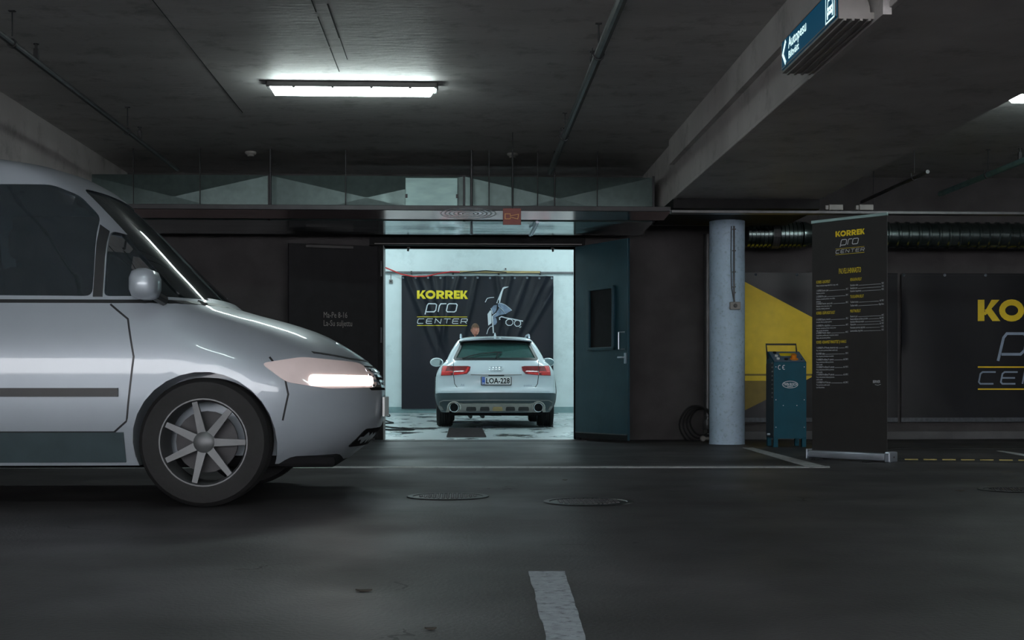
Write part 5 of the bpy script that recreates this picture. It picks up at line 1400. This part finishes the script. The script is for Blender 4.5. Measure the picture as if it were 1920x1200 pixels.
s1 = rounded([(3.50, 1.125), (3.10, zz_(1.40)), (2.98, zz_(1.42)), (2.98, 1.125)], .03)
s2 = rounded([(2.92, 1.125), (2.92, zz_(1.48)), (2.80, zz_(1.58)), (2.66, zz_(1.625)), (1.98, zt_), (1.98, zb_)], .04)
s3 = rounded([(1.90, 1.13), (1.90, zt_), (1.02, zt_), (1.02, 1.14)], .04)
s4 = rounded([(.95, 1.14), (.95, zt_), (.60, zt_ - .02), (.42, 1.16)], .04)
fgv = rounded([(-.70, 1.14), (.70, 1.14), (.56, zt_), (-.56, zt_)], .05); rgv = rounded([(-.66, 1.15), (.66, 1.15), (.54, zt_), (-.54, zt_)], .05)
VA1, VA2 = .86, 3.52
vb = car_shell(mv, SV, .22, zz_(1.825), M['silver_paint'], (VA1, VA2), [(rgv, 'rear'), (fgv, 'front'), (s1, 'side'), (s2, 'side'), (s3, 'side'), (s4, 'side')], .375, .30, .86, 3.55, .45)
patch(inset(fgv, -.01), SV.front, -.008, .006, .1).build('windscreen', M['glass_dark'], mv, smooth=True)
patch(inset(rgv, -.01), SV.rear, -.008, .006, .1).build('rear_window', M['glass_dark'], mv, smooth=True)
def fs(sg): return lambda u, v: SV.side(u, v, sg)
for sg in (-1, 1):
    for pl in (s1, s2, s3, s4):
        patch(inset(pl, -.01), fs(sg), -.010, .006, .15).build('side_window', M['glass_dark'], mv, smooth=True)
    tr_ = MB(); linepatch([(.40, 1.105), (1.9, 1.095), (3.56, 1.095)], .018, fs(sg), tr_, .006, .012); tr_.build('window_trim', M['car_black'], mv)
    pl_ = MB(); pm_ = MB(); patch([(2.925, 1.12), (2.975, 1.12), (2.975, zz_(1.41)), (2.925, zz_(1.44))], fs(sg), .009, .03, .1, pl_); patch([(1.91, 1.12), (1.97, 1.12), (1.97, zt_), (1.91, zt_)], fs(sg), .009, .03, .1, pm_); pm_.build('door_pillar_trim', M['car_black'], mv, smooth=True)
    pl_.build('door_pillar_trim', M['car_black'], mv, smooth=True)
    # rubbing strip and lower cladding
    for seg_ in ([(1.32, .612), (1.92, .612)], [(1.95, .612), (3.08, .612)], [(.12, .612), (.42, .612)]):
        rs = MB(); linepatch(seg_, .045, fs(sg), rs, .016, .03, .1); rs.build('rubbing_strip', M['car_black'], mv, smooth=40)
    cl = MB(); patch([(1.28, .24), (3.10, .24), (3.10, .40), (1.28, .40)], fs(sg), .010, .02, .15, cl); cl.build('sill_cladding', M['clad'], mv, smooth=40)
    gp = MB(); linepatch([(1.94, 1.09), (1.93, .9), (1.93, .44), (1.97, .40), (3.05, .40), (3.12, .46), (3.16, .8), (3.12, 1.0), (3.02, 1.08)], .010, fs(sg), gp, .002, .006); gp.build('door_gap', M['car_black'], mv)
    gp = MB(); linepatch([(1.0, 1.09), (1.03, .9), (1.16, .82), (1.27, .66), (1.30, .45), (1.34, .40), (1.88, .40), (1.93, .44)], .010, fs(sg), gp, .002, .006); gp.build('door_gap', M['car_black'], mv)
    gp = MB(); linepatch([(3.93, .46), (3.96, .60), (3.94, .70), (3.86, .80)], .009, fs(sg), gp, .002, .006); gp.build('door_gap', M['car_black'], mv)
    gp = MB(); linepatch([(.05 + .1, .66), (.30, .66), (.44, .62)], .009, fs(sg), gp, .002, .006); gp.build('door_gap', M['car_black'], mv)
    for yy_ in (2.12, 1.16 if False else 1.20):
        h_ = MB(); h_.tube([SV.side(yy_, .97, sg) + Vector((0, 0, 0)), SV.side(yy_ + .03, .975, sg) + Vector((sg * .03, 0, 0)), SV.side(yy_ + .19, .975, sg) + Vector((sg * .03, 0, 0)), SV.side(yy_ + .22, .97, sg)], .014, 8); h_.build('door_handle', M['silver_paint'], mv, smooth=True)
    # lamp cluster at the front corner
    hl = patch(rounded([(3.82, .765), (4.02, .80), (4.30, .775), (4.385, .70), (4.395, .635), (4.16, .63), (3.95, .665)], .03), fs(sg), .006, .02, .03, gv=.03).build('head_lamp', M['lamp_clear'], mv, smooth=True, label='lit headlamp at the front corner')
    patch(rounded([(4.06, .645), (4.375, .645), (4.368, .70), (4.06, .705)], .02), fs(sg), .010, .006, .03, gv=.03).build('lit_bulb_strip', M['lamp_white'], hl, label='bright white lit strip')
    tl = patch(rounded([(.10, .85), (.30, .87), (.34, 1.05), (.20, 1.08)], .02), fs(sg), .008, .02, .05).build('tail_lamp', M['lamp_red'], mv, smooth=True)
    for ya_ in (VA1, VA2):
        am = MB(); linepatch([(y_ + ya_, .345 + z_) for y_, z_ in [(.395 * math.cos(math.radians(a)), .395 * math.sin(math.radians(a))) for a in range(-12, 193, 12)]], .04, fs(sg), am, .008, .02, .08)
        am.build('arch_lip', M['silver_paint'], mv, smooth=40)
    for y in (VA1, VA2): wheel(mv, sg * .80, y, .345, .235, sg, 7, M['dark_rim'])
    mm = bpy.data.objects.new('wing_mirror', None); COL.objects.link(mm); mm.parent = mv; mm.location = (sg * 1.02, 3.22, 1.18)
    MB().box(-.11, .11, -.05, .09, -.085, .075, .05).build('mirror_shell', M['silver_paint'], mm, smooth=60)
    MB().tube([(-sg * .08, .04, -.05), (-sg * .17, .08, -.08)], .028, 8).build('mirror_arm', M['car_black'], mm)
    rl = MB(); rl.tube([(sg * .60, y, z_) for y, z_ in ((.8, zz_(1.73)), (.9, zz_(1.80)), (1.6, zz_(1.82)), (2.2, zz_(1.79)), (2.35, zz_(1.72)))], .016, 8); rl.build('roof_rail', M['alu'], mv, smooth=True)
# bonnet gap, grille, plate, lower front
gp = MB(); linepatch([(-.66, .83), (-.4, .80), (0, .79), (.4, .80), (.66, .83)], .010, SV.front, gp, .002, .006); gp.build('bonnet_gap', M['car_black'], mv)
for i in range(4):
    g_ = MB(); linepatch([(-.36, .735 - .03 * i), (0, .73 - .03 * i), (.36, .735 - .03 * i)], .014, SV.front, g_, .006, .012, .1); g_.build('grille_slat', M['chrome'], mv)
patch(rounded([(-.40, .62), (.40, .62), (.44, .76), (-.44, .76)], .03), SV.front, .002, .008, .1).build('grille_opening', M['ink'], mv)
patch(rounded([(-.45, .30), (.45, .30), (.40, .40), (-.40, .40)], .03), SV.front, .004, .01, .1).build('lower_air_intake', M['ink'], mv)
yf_ = SV.front(0, .52).y + .012
MB().box(-.22, .22, yf_ - .01, yf_ + .004, .465, .58, .003).build('number_plate', M['plate'], mv)
MB().box(-.72, .72, .3, 4.2, .20, .26, .02).build('floor_pan', M['ink'], mv)
MB().box(-.72, .72, .4, 3.5, .84, .88).build('cabin_floor', M['interior'], mv)
for x in (-.38, .38): seat_obj(mv, x, 2.45, .92, M['interior'], 'front_seat', .45)
for x in (-.45, 0, .45): seat_obj(mv, x, 1.35, .92, M['interior'], 'rear_seat', .42, .2)
MB().box(-.68, .68, 3.10, 3.50, .88, 1.12, .06).build('dashboard', M['interior'], mv)
MB().tube([(-.38 + .17 * math.cos(a * .3927), 2.98 + .06 * math.sin(a * .3927), 1.12 + .16 * math.sin(a * .3927)) for a in range(16)], .014, 8, closed=True).build('steering_wheel', M['interior'], mv)

# ------------------------------------------------------------------ person beyond the white car
def skinmesh(pts, edges, radii, lvl=1, root=0):
    me = bpy.data.meshes.new('s'); me.from_pydata(pts, edges, []); o = bpy.data.objects.new('s', me); COL.objects.link(o)
    md = o.modifiers.new('k', 'SKIN'); md.use_smooth_shade = True
    for i, v in enumerate(me.skin_vertices[0].data): r = radii[i]; v.radius = (r, r) if not isinstance(r, tuple) else r; v.use_root = (i == root)
    s_ = o.modifiers.new('u', 'SUBSURF'); s_.levels = lvl; s_.render_levels = lvl
    dg = bpy.context.evaluated_depsgraph_get(); m2 = bpy.data.meshes.new_from_object(o.evaluated_get(dg))
    vs = [v.co.copy() for v in m2.vertices]; fs_ = [tuple(p.vertices) for p in m2.polygons]
    bpy.data.objects.remove(o); bpy.data.meshes.remove(me); bpy.data.meshes.remove(m2); return vs, fs_
PH = gf(891, 790); pd = 26.1; px_ = gx(891, pd)
man = thing('person', 'person with short reddish hair standing beyond the roof of the white car', 'person', (px_, pd, 0), .25)
# local: facing -y (towards the doorway); height 1.88
pts = [(0, 0, .98), (0, -.01, 1.12), (0, .0, 1.30), (0, .0, 1.46), (0, .01, 1.555), (0, -.005, 1.64),
       (.10, 0, .93), (.115, -.01, .50), (.12, .02, .09), (.125, -.10, .045), (.127, -.17, .035),
       (-.10, 0, .93), (-.115, -.01, .50), (-.12, .02, .09), (-.125, -.10, .045), (-.127, -.17, .035),
       (.19, .0, 1.48), (.25, .0, 1.20), (.23, -.16, 1.02), (.225, -.20, .985),
       (-.19, .0, 1.48), (-.25, .0, 1.20), (-.23, -.16, 1.02), (-.225, -.20, .985)]
ed = [(0, 1), (1, 2), (2, 3), (3, 4), (4, 5), (0, 6), (6, 7), (7, 8), (8, 9), (9, 10), (0, 11), (11, 12), (12, 13), (13, 14), (14, 15), (3, 16), (16, 17), (17, 18), (18, 19), (3, 20), (20, 21), (21, 22), (22, 23)]
rd = [(.16, .12), (.15, .11), (.17, .12), (.15, .11), .060, .058, .095, .065, .05, .045, .035, .095, .065, .05, .045, .035, .072, .052, .036, .034, .072, .052, .036, .034]
B = MB(); B.add(*skinmesh(pts, ed, rd, 2))
B.ball((0, -.005, 1.765), .076, .096, .118, 24, 16); B.ball((0, -.045, 1.700), .052, .055, .050, 16, 10)
B.ball((0, -.107, 1.745), .014, .020, .026, 10, 8)
for sg in (-1, 1):
    B.ball((sg * .078, .005, 1.755), .012, .022, .034, 10, 8)
    hx_, hy, hz = sg * .223, -.235, .965
    B.ball((hx_, hy, hz), .022, .045, .038, 12, 8)
    for k, (ln, zz) in enumerate(((.070, .030), (.080, .010), (.074, -.010), (.058, -.028))):
        f_ = skinmesh([(hx_, hy - .01, hz + zz * .8), (hx_, hy - .045, hz + zz), (hx_ - sg * .010, hy - .045 - ln * .45, hz + zz - .008), (hx_ - sg * .03, hy - .045 - ln * .8, hz + zz - .02)], [(0, 1), (1, 2), (2, 3)], [.011, .010, .009, .008], 1)
        B.add(*f_)
    B.add(*skinmesh([(hx_ - sg * .005, hy + .01, hz + .03), (hx_ - sg * .03, hy - .02, hz + .05), (hx_ - sg * .04, hy - .05, hz + .055)], [(0, 1), (1, 2)], [.013, .011, .009], 1))
bo = B.build('body', [M['jacket'], M['trousers'], M['skin'], M['rubber']], man, fix=False)
rm_ = bo.modifiers.new('r', 'REMESH'); rm_.mode = 'VOXEL'; rm_.voxel_size = .009; rm_.use_smooth_shade = True
dg = bpy.context.evaluated_depsgraph_get(); me = bpy.data.meshes.new_from_object(bo.evaluated_get(dg)); bo.modifiers.clear(); bo.data = me
if len(me.materials) < 4:
    me.materials.clear()
    for k in ('jacket', 'trousers', 'skin', 'rubber'): me.materials.append(M[k])
for p in me.polygons:
    c = p.center; hand = abs(c.x) > .17 and c.y < -.185 and c.z < 1.06
    p.material_index = 2 if (c.z > 1.585 or hand) else (3 if c.z < .11 else (1 if c.z < .98 else 0))
bo['label'] = 'figure in dark work clothes'
# face
for sg in (-1, 1):
    MB().ball((sg * .030, -.0895, 1.775), .010, .008, .0055, 10, 8).build('eye', M['white'], man, smooth=True)
    MB().ball((sg * .030, -.0965, 1.775), .0042, .002, .0045, 8, 6).build('iris', M['ink'], man, smooth=True)
    MB().box(sg * .030 - .018, sg * .030 + .018, -.106, -.092, 1.794, 1.800, .002).build('eyebrow', M['hair'], man)
MB().ball((0, -.097, 1.708), .024, .008, .006, 10, 6)  .build('mouth', M['lips'], man, smooth=True)
h_ = MB(); n_, m_ = 28, 14; vs, fs_ = [], []
for i in range(m_ + 1):
    for k in range(n_):
        a = 2 * math.pi * k / n_; lim = 1.25 if math.sin(a) < -.3 else 1.9
        t_ = lim * i / m_; r_ = math.sin(t_); jit = random.uniform(0, .004)
        vs.append((.083 * r_ * math.cos(a) * (1 + jit), -.003 + .104 * r_ * math.sin(a), 1.768 + (.124 + jit) * math.cos(t_)))
for i in range(m_):
    for k in range(n_): l = (k + 1) % n_; fs_.append((i * n_ + k, i * n_ + l, (i + 1) * n_ + l, (i + 1) * n_ + k))
h_.add(vs, fs_).build('hair', M['hair'], man, smooth=True, label='short reddish brown hair')
